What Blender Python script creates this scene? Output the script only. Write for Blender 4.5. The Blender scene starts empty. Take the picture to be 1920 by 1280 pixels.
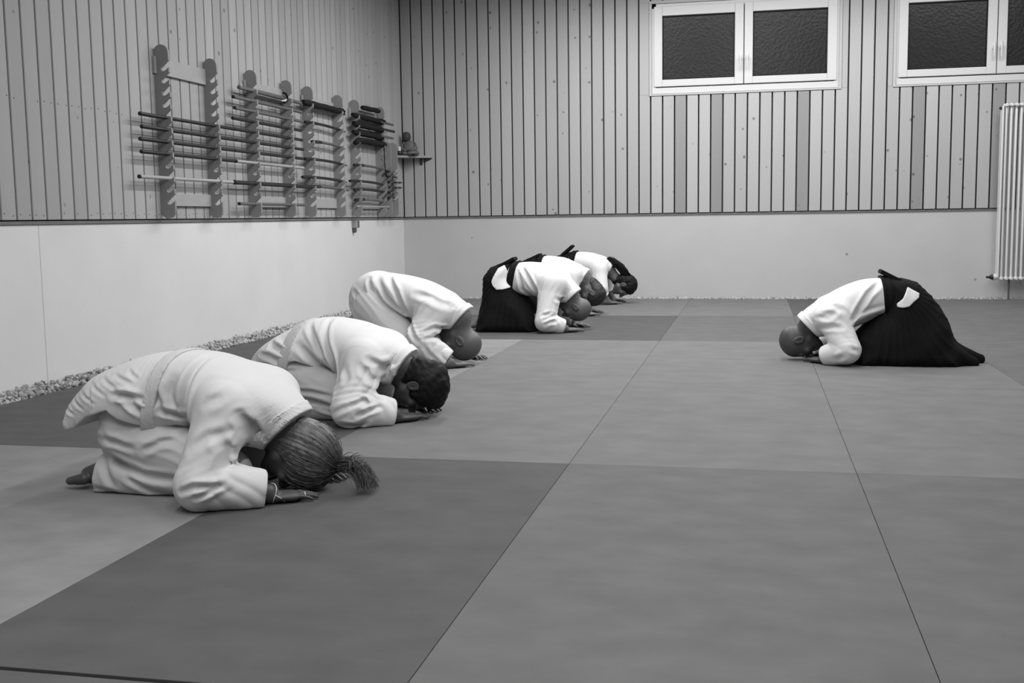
import bpy, bmesh, math, random
import numpy as np
from mathutils import Matrix, Vector
from mathutils.geometry import tessellate_polygon

S = bpy.context.scene
COL = S.collection

# ------------------------------------------------------------------ camera, world, light, exposure
F_PX, YAW, PITCH, ROLL = 2069.6, 0.215177, 0.111667, -0.014851
CAM = (3.6432, -3.8814, 0.8894)
cd = bpy.data.cameras.new('camera'); cam = bpy.data.objects.new('camera', cd); COL.objects.link(cam)
cd.sensor_width = 36.0; cd.lens = 36.0 * F_PX / 1920.0
cd.clip_start = 0.05; cd.clip_end = 100
_f = Vector((-math.sin(YAW) * math.cos(PITCH), math.cos(YAW) * math.cos(PITCH), -math.sin(PITCH)))
_r = Vector((math.cos(YAW), math.sin(YAW), 0)); _u = _r.cross(_f)
_r2 = math.cos(ROLL) * _r + math.sin(ROLL) * _u
_u2 = -math.sin(ROLL) * _r + math.cos(ROLL) * _u
_m = Matrix(((_r2.x, _u2.x, -_f.x, CAM[0]), (_r2.y, _u2.y, -_f.y, CAM[1]), (_r2.z, _u2.z, -_f.z, CAM[2]), (0, 0, 0, 1)))
cam.matrix_world = _m
S.camera = cam

S.view_settings.view_transform = 'Standard'; S.view_settings.look = 'None'
S.view_settings.gamma = 1.0; S.view_settings.use_curve_mapping = False
S.view_settings.exposure = 0.12

w = bpy.data.worlds.new('night'); S.world = w; w.use_nodes = True
w.node_tree.nodes['Background'].inputs[0].default_value = (0.012, 0.012, 0.012, 1)
w.node_tree.nodes['Background'].inputs[1].default_value = 1.0

def area(name, loc, sx, sy, watts, rot=(0, 0, 0)):
    l = bpy.data.lights.new(name, 'AREA'); l.shape = 'RECTANGLE'; l.size = sx; l.size_y = sy; l.energy = watts
    o = bpy.data.objects.new(name, l); o.location = loc; o.rotation_euler = rot; COL.objects.link(o); return o
# fluorescent tube rows under the ceiling, running front to back; one added front fill
area('tube_or_fill', (2.0, 4.6, 3.35), 0.10, 4.4, 118)
area('tube_or_fill', (4.4, 6.8, 3.35), 4.2, 0.10, 88)
area('tube_or_fill', (3.7, 4.3, 3.35), 0.10, 2.8, 52)
area('tube_or_fill', (3.7, 1.0, 3.35), 0.10, 3.4, 85)
area('tube_or_fill', (2.0, -2.6, 3.35), 0.10, 3.4, 55)
area('tube_or_fill', (3.7, -3.4, 3.35), 0.10, 3.4, 75)  # fill added behind the camera to brighten the camera-facing sides
area('tube_or_fill', (6.6, 3.4, 3.35), 0.10, 4.0, 45)

XL, YB, ZC, CEIL = -0.194, 8.10, 0.9025, 3.45   # cladding faces, cladding lower edge, ceiling height
XR, YF = 9.0, -6.0

# ------------------------------------------------------------------ materials (greyscale)
def mat(name, v, rough=0.6, spec=0.5, noise=0.0, nscale=8.0, bump=0.0, bscale=60.0, stretch=(1, 1, 1), rnd=0.0, extra=None, sheen=0.0):
    m = bpy.data.materials.new(name); m.use_nodes = True
    nt = m.node_tree; N = nt.nodes; L = nt.links; b = N['Principled BSDF']
    b.inputs['Roughness'].default_value = rough; b.inputs['Specular IOR Level'].default_value = spec
    if sheen: b.inputs['Sheen Weight'].default_value = sheen
    b.inputs['Base Color'].default_value = (v, v, v, 1)
    tc = N.new('ShaderNodeTexCoord'); mp = N.new('ShaderNodeMapping'); mp.inputs['Scale'].default_value = stretch
    L.new(tc.outputs['Object'], mp.inputs['Vector'])
    vec = mp.outputs['Vector']
    val = None
    def math_(op, a, bb):
        n = N.new('ShaderNodeMath'); n.operation = op
        for i, q in enumerate((a, bb)):
            if isinstance(q, (int, float)): n.inputs[i].default_value = q
            else: L.new(q, n.inputs[i])
        return n.outputs[0]
    if rnd:
        oi = N.new('ShaderNodeObjectInfo')
        add = N.new('ShaderNodeVectorMath'); add.operation = 'MULTIPLY_ADD'
        cmb = N.new('ShaderNodeCombineXYZ')
        for i in range(3): L.new(oi.outputs['Random'], cmb.inputs[i])
        L.new(cmb.outputs[0], add.inputs[0]); add.inputs[1].default_value = (37, 23, 51); L.new(vec, add.inputs[2])
        vec = add.outputs[0]
        rm = N.new('ShaderNodeMapRange'); L.new(oi.outputs['Random'], rm.inputs['Value'])
        rm.inputs['To Min'].default_value = 1 - rnd; rm.inputs['To Max'].default_value = 1 + rnd
        val = math_('MULTIPLY', rm.outputs[0], v)
    if noise:
        n = N.new('ShaderNodeTexNoise'); n.inputs['Scale'].default_value = nscale; n.inputs['Detail'].default_value = 5
        L.new(vec, n.inputs['Vector'])
        rm = N.new('ShaderNodeMapRange'); L.new(n.outputs['Fac'], rm.inputs['Value'])
        rm.inputs['From Min'].default_value = 0.3; rm.inputs['From Max'].default_value = 0.7
        rm.inputs['To Min'].default_value = 1 - noise; rm.inputs['To Max'].default_value = 1 + noise
        val = math_('MULTIPLY', rm.outputs[0], val if val is not None else v)
    if extra: val = extra(N, L, vec, val if val is not None else v, math_, tc)
    if val is not None and not isinstance(val, (int, float)):
        L.new(val, b.inputs['Base Color'])
    if bump:
        n = N.new('ShaderNodeTexNoise'); n.inputs['Scale'].default_value = bscale; n.inputs['Detail'].default_value = 4
        L.new(vec, n.inputs['Vector'])
        bp = N.new('ShaderNodeBump'); bp.inputs['Strength'].default_value = bump; bp.inputs['Distance'].default_value = 0.01
        L.new(n.outputs['Fac'], bp.inputs['Height']); L.new(bp.outputs[0], b.inputs['Normal'])
    return m

def knots(axis_scale):
    def f(N, L, vec, val, math_, tc):
        mp = N.new('ShaderNodeMapping'); mp.inputs['Scale'].default_value = axis_scale
        L.new(vec, mp.inputs['Vector'])
        vo = N.new('ShaderNodeTexVoronoi'); vo.inputs['Scale'].default_value = 1.0; vo.inputs['Randomness'].default_value = 1.0
        L.new(mp.outputs[0], vo.inputs['Vector'])
        # only some cells hold a knot
        sep = N.new('ShaderNodeSeparateColor'); L.new(vo.outputs['Color'], sep.inputs[0])
        rad = math_('MULTIPLY', math_('MAXIMUM', math_('SUBTRACT', sep.outputs[0], 0.25), 0.0), 0.18)
        d = math_('SUBTRACT', vo.outputs['Distance'], rad)
        rm = N.new('ShaderNodeMapRange'); L.new(d, rm.inputs['Value'])
        rm.inputs['From Min'].default_value = -0.03; rm.inputs['From Max'].default_value = 0.03
        rm.inputs['To Min'].default_value = 0.45; rm.inputs['To Max'].default_value = 1.0
        return math_('MULTIPLY', val, rm.outputs[0])
    return f

def pits(N, L, vec, val, math_, tc, sc=(0, 1, 1)):
    mp = N.new('ShaderNodeMapping'); mp.inputs['Scale'].default_value = sc; L.new(vec, mp.inputs['Vector']); vec = mp.outputs[0]
    vo = N.new('ShaderNodeTexVoronoi'); vo.inputs['Scale'].default_value = 4.2
    L.new(vec, vo.inputs['Vector'])
    sep = N.new('ShaderNodeSeparateColor'); L.new(vo.outputs['Color'], sep.inputs[0])
    rad = math_('MULTIPLY', math_('MAXIMUM', math_('SUBTRACT', sep.outputs[1], 0.5), 0.0), 0.11)
    d = math_('SUBTRACT', vo.outputs['Distance'], rad)
    rm = N.new('ShaderNodeMapRange'); L.new(d, rm.inputs['Value'])
    rm.inputs['From Min'].default_value = -0.012; rm.inputs['From Max'].default_value = 0.012
    rm.inputs['To Min'].default_value = 0.5; rm.inputs['To Max'].default_value = 1.0
    return math_('MULTIPLY', val, rm.outputs[0])

def weave(scale, depth):
    def f(N, L, vec, val, math_, tc):
        return val
    return f

M = {}
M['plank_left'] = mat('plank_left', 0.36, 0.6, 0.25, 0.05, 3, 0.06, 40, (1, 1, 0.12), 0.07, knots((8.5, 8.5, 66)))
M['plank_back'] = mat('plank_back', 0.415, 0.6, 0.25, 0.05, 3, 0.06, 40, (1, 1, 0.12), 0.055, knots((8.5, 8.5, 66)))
M['plank_dark'] = mat('plank_dark', 0.28, 0.6, 0.25, 0.05, 3, 0.06, 40, (1, 1, 0.12), 0.055, knots((8.5, 8.5, 66)))
M['backing'] = mat('backing', 0.012, 0.9, 0.1)
M['backing_back'] = mat('backing_back', 0.10, 0.9, 0.1)
M['ledger'] = mat('ledger', 0.16, 0.8, 0.2, 0.1, 10)
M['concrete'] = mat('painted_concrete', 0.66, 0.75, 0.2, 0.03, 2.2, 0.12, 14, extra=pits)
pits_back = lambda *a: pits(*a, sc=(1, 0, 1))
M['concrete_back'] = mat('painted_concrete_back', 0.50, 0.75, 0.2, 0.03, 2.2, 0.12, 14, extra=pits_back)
M['ceiling'] = mat('ceiling_paint', 0.6, 0.9, 0.1)
M['far_wall'] = mat('far_wall_paint', 0.45, 0.9, 0.1)
M['sub'] = mat('screed', 0.04, 0.9, 0.1)
for nm, v in (('mat_light', 0.205), ('mat_plain', 0.150), ('mat_mid', 0.120), ('mat_dark', 0.085), ('mat_darker', 0.090)):
    M[nm] = mat(nm, v, 0.75, 0.12, 0.10, 7.0, 0.05, 350, (0.8, 1.15, 1), 0.03)
M['stone'] = mat('gravel_stone', 0.36, 0.85, 0.2, 0.35, 40, 0.3, 60, rnd=0.4)
M['window_white'] = mat('window_lacquer', 0.58, 0.35, 0.5)
M['window_reveal'] = mat('window_reveal', 0.45, 0.5, 0.4, 0.04, 4)
M['handle'] = mat('window_handle', 0.62, 0.3, 0.5)
M['gasket'] = mat('window_gasket', 0.01, 0.7, 0.2)
M['radiator'] = mat('radiator_enamel', 0.68, 0.3, 0.5)
M['black_plastic'] = mat('black_plastic', 0.01, 0.4, 0.5)
M['rack'] = mat('rack_board', 0.25, 0.5, 0.3, 0.04, 6, 0.03, 60)
M['rail'] = mat('rack_rail', 0.34, 0.5, 0.3, 0.04, 6, 0.03, 60)
M['staff_dark'] = mat('dark_staff_wood', 0.012, 0.4, 0.4, 0.2, 20, stretch=(1, .1, 1), rnd=0.15)
M['staff_mid'] = mat('mid_staff_wood', 0.10, 0.4, 0.4, 0.2, 20, stretch=(1, .1, 1), rnd=0.15)
M['staff_light'] = mat('light_staff_wood', 0.33, 0.4, 0.4, 0.12, 20, stretch=(1, .1, 1), rnd=0.1)
M['bag'] = mat('black_cloth_bag', 0.010, 0.8, 0.2, 0.2, 30, 0.3, 60)
M['gi'] = mat('white_cotton', 0.71, 0.9, 0.1, 0.02, 10, 0.10, 420, sheen=0.1)
M['gi_soft'] = mat('trouser_cotton', 0.52, 0.9, 0.1, 0.03, 10, 0.10, 420, sheen=0.1)
M['gi_cream'] = mat('cream_cotton', 0.60, 0.9, 0.1, 0.02, 10, 0.14, 300, sheen=0.1)
M['collar'] = mat('stitched_collar_cotton', 0.60, 0.9, 0.1, 0.03, 60, 0.25, 200)
M['belt'] = mat('white_belt_cotton', 0.54, 0.85, 0.1, 0.03, 30, 0.2, 200)
M['hakama'] = mat('black_hakama_cloth', 0.0065, 0.85, 0.12, 0.2, 12, 0.2, 150)
M['skin'] = mat('skin', 0.105, 0.5, 0.4, 0.08, 14, 0.05, 180)
M['skin_light'] = mat('skin_light', 0.13, 0.45, 0.4, 0.08, 14, 0.05, 180)
M['skin_dark'] = mat('skin_dark', 0.065, 0.5, 0.4, 0.08, 14, 0.05, 180)
M['hair_black'] = mat('black_hair', 0.007, 0.6, 0.2, 0.3, 60, 0.4, 90)
M['hair_brown'] = mat('brown_hair', 0.022, 0.5, 0.4, 0.45, 34, 0.3, 120, rnd=0.1)
M['hair_blond'] = mat('streaky_hair', 0.085, 0.45, 0.45, 0.5, 55, 0.2, 140)
M['tie'] = mat('hair_tie', 0.02, 0.7, 0.2)
M['silver'] = mat('silver', 0.7, 0.3, 0.5)
M['figurine'] = mat('figurine_grey', 0.12, 0.6, 0.3, 0.1, 20)
M['figurine_head'] = mat('figurine_head', 0.045, 0.6, 0.3, 0.1, 20)
M['shelf'] = mat('shelf_board', 0.30, 0.5, 0.3)
M['shelf_dark'] = mat('shelf_bracket', 0.05, 0.5, 0.3)
M['socket'] = mat('socket_grey', 0.10, 0.5, 0.4)
M['socket_light'] = mat('socket_light', 0.3, 0.5, 0.4)

def glass_material():
    m = bpy.data.materials.new('textured_window_glass'); m.use_nodes = True
    nt = m.node_tree; N = nt.nodes; L = nt.links; b = N['Principled BSDF']
    b.inputs['Base Color'].default_value = (0.016, 0.016, 0.016, 1)
    b.inputs['Roughness'].default_value = 0.33; b.inputs['IOR'].default_value = 1.5; b.inputs['Specular IOR Level'].default_value = 0.22
    tc = N.new('ShaderNodeTexCoord')
    vo = N.new('ShaderNodeTexVoronoi'); vo.inputs['Scale'].default_value = 42; vo.feature = 'SMOOTH_F1'
    L.new(tc.outputs['Object'], vo.inputs['Vector'])
    bp = N.new('ShaderNodeBump'); bp.inputs['Strength'].default_value = 0.2; bp.inputs['Distance'].default_value = 0.01
    L.new(vo.outputs['Distance'], bp.inputs['Height']); L.new(bp.outputs[0], b.inputs['Normal'])
    return m
M['glass'] = glass_material()

# ------------------------------------------------------------------ object helpers
def link(name, me, m=None, parent=None, smooth=False):
    o = bpy.data.objects.new(name, me); COL.objects.link(o)
    if m is not None and not me.materials: me.materials.append(m)
    if parent is not None: o.parent = parent
    if smooth: me.polygons.foreach_set('use_smooth', [True] * len(me.polygons))
    return o
def empty(name, loc=(0, 0, 0), rz=0.0):
    o = bpy.data.objects.new(name, None); o.empty_display_size = 0.1
    o.location = loc; o.rotation_euler = (0, 0, rz); COL.objects.link(o); return o
def tag(o, label, cat, group=None):
    o['label'] = label; o['category'] = cat
    if group: o['group'] = group
    return o
def struct(o): o['kind'] = 'structure'; return o

def bm_box(bm, lo, hi, bev=0.0):
    g = bmesh.ops.create_cube(bm, size=1.0)
    vs = g['verts']
    for v in vs:
        v.co = Vector([(lo[i] + hi[i]) / 2 + v.co[i] * (hi[i] - lo[i]) for i in range(3)])
    if bev:
        es = list({e for v in vs for e in v.link_edges})
        bmesh.ops.bevel(bm, geom=es, offset=bev, segments=1, affect='EDGES')
def bm_tube(bm, pts, rad, seg=10, cap=True):
    pts = [Vector(p) for p in pts]; n = len(pts)
    if not hasattr(rad, '__len__'): rad = [rad] * n
    rings = []; ref = None
    for i, p in enumerate(pts):
        t = (pts[min(i + 1, n - 1)] - pts[max(i - 1, 0)]).normalized()
        if ref is None: ref = Vector((0, 0, 1)) if abs(t.z) < 0.9 else Vector((1, 0, 0))
        a = t.cross(ref).normalized(); b = a.cross(t).normalized(); ref = b
        rings.append([bm.verts.new(p + rad[i] * (math.cos(2 * math.pi * k / seg) * a + math.sin(2 * math.pi * k / seg) * b)) for k in range(seg)])
    for i in range(n - 1):
        for k in range(seg):
            bm.faces.new((rings[i][k], rings[i][(k + 1) % seg], rings[i + 1][(k + 1) % seg], rings[i + 1][k]))
    if cap:
        bm.faces.new(rings[0][::-1]); bm.faces.new(rings[-1])
def bm_prism(bm, poly, axis, a, b):
    """polygon in the two other axes (order x,y,z without `axis`), extruded from a to b"""
    def P(p, t):
        q = list(p); q.insert(axis, t); return Vector(q)
    A = [bm.verts.new(P(p, a)) for p in poly]; B = [bm.verts.new(P(p, b)) for p in poly]
    n = len(poly)
    bm.faces.new(A[::-1]); bm.faces.new(B)
    for i in range(n): bm.faces.new((A[i], A[(i + 1) % n], B[(i + 1) % n], B[i]))
def bm_lathe(bm, prof, centre=(0, 0, 0), seg=24, sx=1.0, sy=1.0):
    rings = []
    for r, z in prof:
        rings.append([bm.verts.new((centre[0] + sx * r * math.cos(2 * math.pi * k / seg), centre[1] + sy * r * math.sin(2 * math.pi * k / seg), centre[2] + z)) for k in range(seg)])
    for i in range(len(prof) - 1):
        for k in range(seg): bm.faces.new((rings[i][k], rings[i][(k + 1) % seg], rings[i + 1][(k + 1) % seg], rings[i + 1][k]))
    bm.faces.new(rings[0][::-1]); bm.faces.new(rings[-1])
def fin(name, bm, m, parent=None, smooth=False, sharp=None):
    bmesh.ops.recalc_face_normals(bm, faces=bm.faces[:])
    me = bpy.data.meshes.new(name); bm.to_mesh(me); bm.free()
    o = link(name, me, m, parent, smooth)
    if smooth and sharp:
        try: me.set_sharp_from_angle(angle=math.radians(sharp))
        except Exception: pass
    return o
def box(name, lo, hi, m, parent=None, bev=0.0):
    bm = bmesh.new(); bm_box(bm, lo, hi, bev); return fin(name, bm, m, parent)

rng = random.Random(7)

# ------------------------------------------------------------------ the setting: floor and mats
floor = struct(box('floor', (-0.35, YF, -0.14), (XR, 8.3, -0.045), M['sub']))
mat_me = {}
def mat_mesh(key, sx, sy):
    k = (key, round(sx, 3), round(sy, 3))
    if k not in mat_me:
        bm = bmesh.new(); bm_box(bm, (0.0008, 0.0008, -0.045), (sx - 0.0008, sy - 0.0008, 0.0), 0.0008)
        me = bpy.data.meshes.new('mat'); bm.to_mesh(me); bm.free(); me.materials.append(M[key]); mat_me[k] = me
    return mat_me[k]
tone = {}
cols = [0, 1, 2, 3, 4, 5, 6, 7, 8]
rows = [-6, -4, -2, 0, 2, 4, 6]
T = {(0, -2): 'mat_light', (1, -2): 'mat_light', (2, -2): 'mat_dark', (3, -2): 'mat_mid', (4, -2): 'mat_mid', (5, -2): 'mat_mid',
     (0, 0): 'mat_darker', (1, 0): 'mat_dark', (2, 0): 'mat_plain', (3, 0): 'mat_plain', (4, 0): 'mat_plain',
     (0, 2): 'mat_darker', (1, 2): 'mat_light', (2, 2): 'mat_plain', (3, 2): 'mat_plain', (4, 2): 'mat_plain',
     (0, 4): 'mat_darker', (1, 4): 'mat_dark', (2, 4): 'mat_dark', (3, 4): 'mat_mid', (4, 4): 'mat_mid',
     (0, 6): 'mat_plain', (1, 6): 'mat_plain', (2, 6): 'mat_plain', (3, 6): 'mat_plain', (4, 6): 'mat_dark', (5, 6): 'mat_mid',
     (0, -4): 'mat_darker', (1, -4): 'mat_darker', (2, -4): 'mat_darker'}
for c in cols:
    for r in rows:
        jit = 0.0
        o = link('mat', mat_mesh(T.get((c, r), 'mat_mid'), 1.0, 2.0), None, floor)
        o.location = (c + jit, r + (0.0 if r != -4 else -0.014), 0)

# ------------------------------------------------------------------ left wall and back wall
wl = struct(box('wall_left', (-0.42, YF, -0.14), (-0.24, 8.3, CEIL), M['backing']))
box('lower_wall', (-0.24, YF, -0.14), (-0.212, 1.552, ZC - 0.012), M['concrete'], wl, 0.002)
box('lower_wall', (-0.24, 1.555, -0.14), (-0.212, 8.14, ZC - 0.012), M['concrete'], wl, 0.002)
box('batten', (-0.24, YF, ZC - 0.012), (-0.203, 8.12, ZC + 0.006), M['ledger'], wl)
wb = struct(box('wall_back', (-0.42, 8.15, -0.14), (XR, 8.40, CEIL), M['backing_back']))
PW, PG = 0.1294, 0.0125
bm = bmesh.new(); bm_box(bm, (-0.011, -(PW - PG) / 2, 0), (0.011, (PW - PG) / 2, CEIL - ZC - 0.012), 0.003)
pl = bpy.data.meshes.new('plank'); bm.to_mesh(pl); bm.free(); pl.materials.append(M['plank_left'])
bm = bmesh.new()
k = 0
y = 1.355 - 0.1294 * 12
while y < 8.07:
    o = link('plank', pl, None, wl); o.location = (XL - 0.011, y + 0.1294 / 2, ZC + 0.012)
    y += 0.1294
# nail heads, two to a plank in two rows
bm = bmesh.new(); nr = random.Random(21)
yn = 1.355 - 0.1294 * 2
while yn < 8.0:
    for zn in (0.945, 1.565):
        for dy in (0.03, 0.10):
            if nr.random() < 0.85:
                c_ = Vector((XL + 0.0006, yn + dy + nr.uniform(-.006, .006), zn + nr.uniform(-.008, .008)))
                bm.faces.new([bm.verts.new(c_ + Vector((0, 0.0038 * math.cos(a), 0.0038 * math.sin(a)))) for a in [k_ * math.pi / 3 for k_ in range(6)]])
    yn += 0.1294
fin('nail_heads', bm, M['backing'], wl)['kind'] = 'stuff'
BW, BG = 0.12585, 0.0145
# windows: opening between planks
WIN = [(2.583, 4.490), (5.045, 6.952)]
WZ0, WZ1 = 2.170, 3.10
bk_me = {}
def plank_back(x0, x1, z0, z1, dark):
    key = (round(x1 - x0, 3), round(z1 - z0, 3), dark)
    if key not in bk_me:
        bm = bmesh.new(); bm_box(bm, (0, -0.011, 0), (x1 - x0, 0.011, z1 - z0), 0.003)
        me = bpy.data.meshes.new('plank'); bm.to_mesh(me); bm.free(); me.materials.append(M['plank_dark' if dark else 'plank_back']); bk_me[key] = me
    o = link('plank', bk_me[key], None, wb); o.location = (x0, YB + 0.011, z0)
x = -0.072 - BW
i = 0
DARKX = [2.883, 3.260, 4.142, 5.28, 6.04]
while x < XR - 0.1:
    xa, xb = max(x + BG / 2, XL + 0.002), x + BW - BG / 2
    xm = (xa + xb) / 2
    dark = any(abs(xm - d) < 0.063 for d in DARKX) and rng.random() < 2
    parts = [(xa, xb)]
    cut = False
    for (wa, wb_) in WIN:
        if xb > wa - 0.03 and xa < wb_ + 0.03:
            cut = True
            plank_back(xa, xb, ZC + 0.012, WZ0 - 0.012, dark)
            plank_back(xa, xb, WZ1 + 0.012, CEIL, False)
            if xa < wa - 0.045: plank_back(xa, wa - 0.03, WZ0 - 0.012, WZ1 + 0.012, False)
            if xb > wb_ + 0.045: plank_back(wb_ + 0.03, xb, WZ0 - 0.012, WZ1 + 0.012, False)
    if not cut: plank_back(xa, xb, ZC + 0.012, CEIL, dark)
    x += BW; i += 1
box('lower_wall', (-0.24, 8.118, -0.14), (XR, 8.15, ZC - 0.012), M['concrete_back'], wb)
box('batten', (-0.24, 8.109, ZC - 0.012), (XR, 8.15, ZC + 0.006), M['ledger'], wb)
struct(box('wall_right', (XR, YF, -0.14), (XR + 0.15, 8.4, CEIL), M['far_wall']))
struct(box('wall_front', (-0.42, YF - 0.15, -0.14), (XR, YF, CEIL), M['far_wall']))
struct(box('ceiling', (-0.42, YF - 0.15, CEIL), (XR + 0.15, 8.4, CEIL + 0.1), M['ceiling']))

# ------------------------------------------------------------------ windows
def window(name, xa, xb):
    # casing boards round the reveal
    r = struct(empty(name, ((xa + xb) / 2, YB, WZ0)))
    def part(nm, lo, hi, m, parent=None, bev=0.002):
        p = parent or r
        cx, cy, cz = r.location
        return box(nm, (lo[0] - cx, lo[1] - cy, lo[2] - cz), (hi[0] - cx, hi[1] - cy, hi[2] - cz), m, p, bev)
    z0, z1 = WZ0, WZ1
    yo = YB - 0.004
    part('casing', (xa - 0.028, yo, z0 - 0.008), (xa, YB + 0.05, z1), M['window_reveal'])
    part('casing', (xb, yo, z0 - 0.008), (xb + 0.028, YB + 0.05, z1), M['window_reveal'])
    part('casing', (xa - 0.028, yo, z1), (xb + 0.028, YB + 0.05, z1 + 0.028), M['window_reveal'])
    part('sill', (xa - 0.028, YB - 0.010, z0 - 0.022), (xb + 0.028, YB + 0.05, z0 - 0.004), M['window_reveal'])
    # fixed frame
    f = part('window_frame', (xa, YB + 0.016, z0), (xa + 0.045, YB + 0.05, z1), M['window_white'])
    part('frame_side', (xb - 0.045, YB + 0.016, z0), (xb, YB + 0.05, z1), M['window_white'], f).location = (0, 0, 0)
    part('frame_rail', (xa, YB + 0.012, z0), (xb, YB + 0.05, z0 + 0.062), M['window_white'], f)
    part('frame_rail', (xa, YB + 0.016, z1 - 0.05), (xb, YB + 0.05, z1), M['window_white'], f)
    xm = (xa + xb) / 2
    # two casements
    for s, (ca, cb) in enumerate(((xa + 0.022, xm - 0.004), (xm + 0.004, xb - 0.022))):
        za, zb = z0 + 0.072, z1 - 0.03
        pa, pb, pza, pzb = ca + 0.088, cb - 0.088, 2.314, 2.972
        if s == 0: pa, pb = xa + 0.11, xm - 0.094
        else: pa, pb = xm + 0.09, xb - 0.116
        yf, yb2 = YB + 0.002, YB + 0.045
        c = part('sash', (ca, yf, za), (pa, yb2, zb), M['window_white'], None, 0.004)
        part('sash_stile', (pb, yf, za), (cb, yb2, zb), M['window_white'], c, 0.004)
        part('sash_rail', (pa, yf, za), (pb, yb2, pza), M['window_white'], c, 0.004)
        part('sash_rail', (pa, yf, pzb), (pb, yb2, zb), M['window_white'], c, 0.004)
        part('pane', (pa - 0.004, YB + 0.026, pza - 0.004), (pb + 0.004, YB + 0.032, pzb + 0.004), M['glass'], c, 0)
        for lo, hi in (((pa, YB + 0.012, pza), (pa + 0.010, YB + 0.027, pzb)), ((pb - 0.010, YB + 0.012, pza), (pb, YB + 0.027, pzb)),
                       ((pa, YB + 0.012, pza), (pb, YB + 0.027, pza + 0.010)), ((pa, YB + 0.012, pzb - 0.012), (pb, YB + 0.027, pzb))):
            part('gasket', lo, hi, M['gasket'], c, 0)
        hx = (cb - 0.030) if s == 0 else (ca + 0.030)
        bmh = bmesh.new()
        zc = z0 + 0.345
        cx, cy, cz = r.location
        bm_box(bmh, (hx - 0.014 - cx, YB - 0.008 - cy, zc - 0.035 - cz), (hx + 0.014 - cx, YB + 0.004 - cy, zc + 0.035 - cz), 0.003)
        bm_tube(bmh, [(hx - cx, YB - 0.004 - cy, zc - cz), (hx - cx, YB - 0.045 - cy, zc - cz)], 0.009)
        bm_tube(bmh, [(hx - cx, YB - 0.042 - cy, zc + 0.008 - cz), (hx - cx, YB - 0.046 - cy, zc - 0.05 - cz), (hx - cx, YB - 0.042 - cy, zc - 0.115 - cz)], [0.010, 0.010, 0.008])
        fin('handle', bmh, M['handle'], c, True, 40)
window('window_1', *WIN[0])
window('window_2', *WIN[1])

# ------------------------------------------------------------------ radiator
RX0 = 6.055
rad = tag(empty('radiator', (RX0, 7.98, 0.19)), 'tall white column radiator on the back wall below the right window', 'radiator')
for s in range(8):
    bm = bmesh.new(); xs = 0.02 + s * 0.046
    for yy in (-0.03, 0.03):
        bm_tube(bm, [(xs, yy, 0.02), (xs, yy, 0.05), (xs, yy, 1.70), (xs, yy, 1.73)], [0.010, 0.0125, 0.0125, 0.010], 10)
    for zz in (0.022, 1.727):
        bm_tube(bm, [(xs, -0.062, zz), (xs, -0.05, zz), (xs, 0.05, zz), (xs, 0.062, zz)], [0.012, 0.019, 0.019, 0.012], 10)
        bm_tube(bm, [(xs - 0.024, 0, zz), (xs + 0.024, 0, zz)], 0.016, 10)
    fin('section', bm, M['radiator'], rad, True, 50)
bm = bmesh.new(); bm_box(bm, (-0.022, -0.055, 0.03), (-0.004, 0.06, 1.72), 0.006); fin('end_panel', bm, M['radiator'], rad)
bm = bmesh.new(); bm_tube(bm, [(-0.022, 0, 1.70), (-0.034, -0.012, 1.70)], 0.016); fin('bleed_valve', bm, M['black_plastic'], rad, True, 40)
bm = bmesh.new(); bm_tube(bm, [(-0.05, 0, 0.035), (-0.018, 0, 0.035)], [0.036, 0.03]); fin('valve_collar', bm, M['radiator'], rad, True, 40)
bm = bmesh.new(); bm_tube(bm, [(-0.115, 0, 0.035), (-0.085, 0, 0.035), (-0.082, 0, 0.035), (-0.05, 0, 0.035)], [0.011, 0.012, 0.018, 0.032]); fin('valve', bm, M['black_plastic'], rad, True, 40)
bm = bmesh.new()
for xx in (0.10,):
    bm_tube(bm, [(xx, 0, 0.02), (xx, 0, -0.16), (xx, 0.0, -0.225)], 0.009)
fin('pipe', bm, M['socket'], rad, True, 40)

# ------------------------------------------------------------------ gravel strips along the walls
gravel = tag(empty('gravel_strip', (0, 0, 0)), 'strip of loose pale gravel between the mats and the concrete walls', 'gravel')
box('bed', (-0.211, YF + 0.01, -0.045), (-0.002, 8.117, -0.022), mat('gravel_bed', 0.10, 0.9, 0.1, 0.4, 50, 0.5, 40), gravel)
box('bed', (-0.002, 8.003, -0.045), (XR - 0.01, 8.117, -0.022), M['ledger'], gravel)
def hull_rock(seed):
    r = random.Random(seed); bm = bmesh.new()
    for k in range(15):
        v = Vector((r.gauss(0, 1), r.gauss(0, 1), r.gauss(0, 1))).normalized()
        bm.verts.new((v.x * r.uniform(.8, 1.05), v.y * r.uniform(.6, 1), v.z * r.uniform(.5, .8)))
    bmesh.ops.convex_hull(bm, input=bm.verts[:])
    lone = [v for v in bm.verts if not v.link_faces]
    bmesh.ops.delete(bm, geom=lone, context='VERTS')
    bmesh.ops.triangulate(bm, faces=bm.faces[:])
    bmesh.ops.recalc_face_normals(bm, faces=bm.faces[:])
    me = bpy.data.meshes.new('stone'); bm.to_mesh(me); bm.free(); me.materials.append(M['stone']); return me
rocks = [hull_rock(s) for s in range(14)]
rk = [(np.array([v.co[:] for v in m.vertices]), [tuple(p.vertices) for p in m.polygons]) for m in rocks]
grav = random.Random(3)
spots = []
for n in range(3200):
    y = grav.uniform(0.4, 8.1); x = grav.uniform(-0.205, -0.012)
    s = grav.uniform(0.009, 0.024)
    z = -0.018 + 0.5 * s + grav.uniform(0, 0.028) * (1 if x < -0.05 else .6)
    x = max(x, -0.210 + s); spots.append((y, x, z, s))
spots.sort()
single = [q for q in spots if q[0] > 1.15][:292]
sset = set(single)
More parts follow.
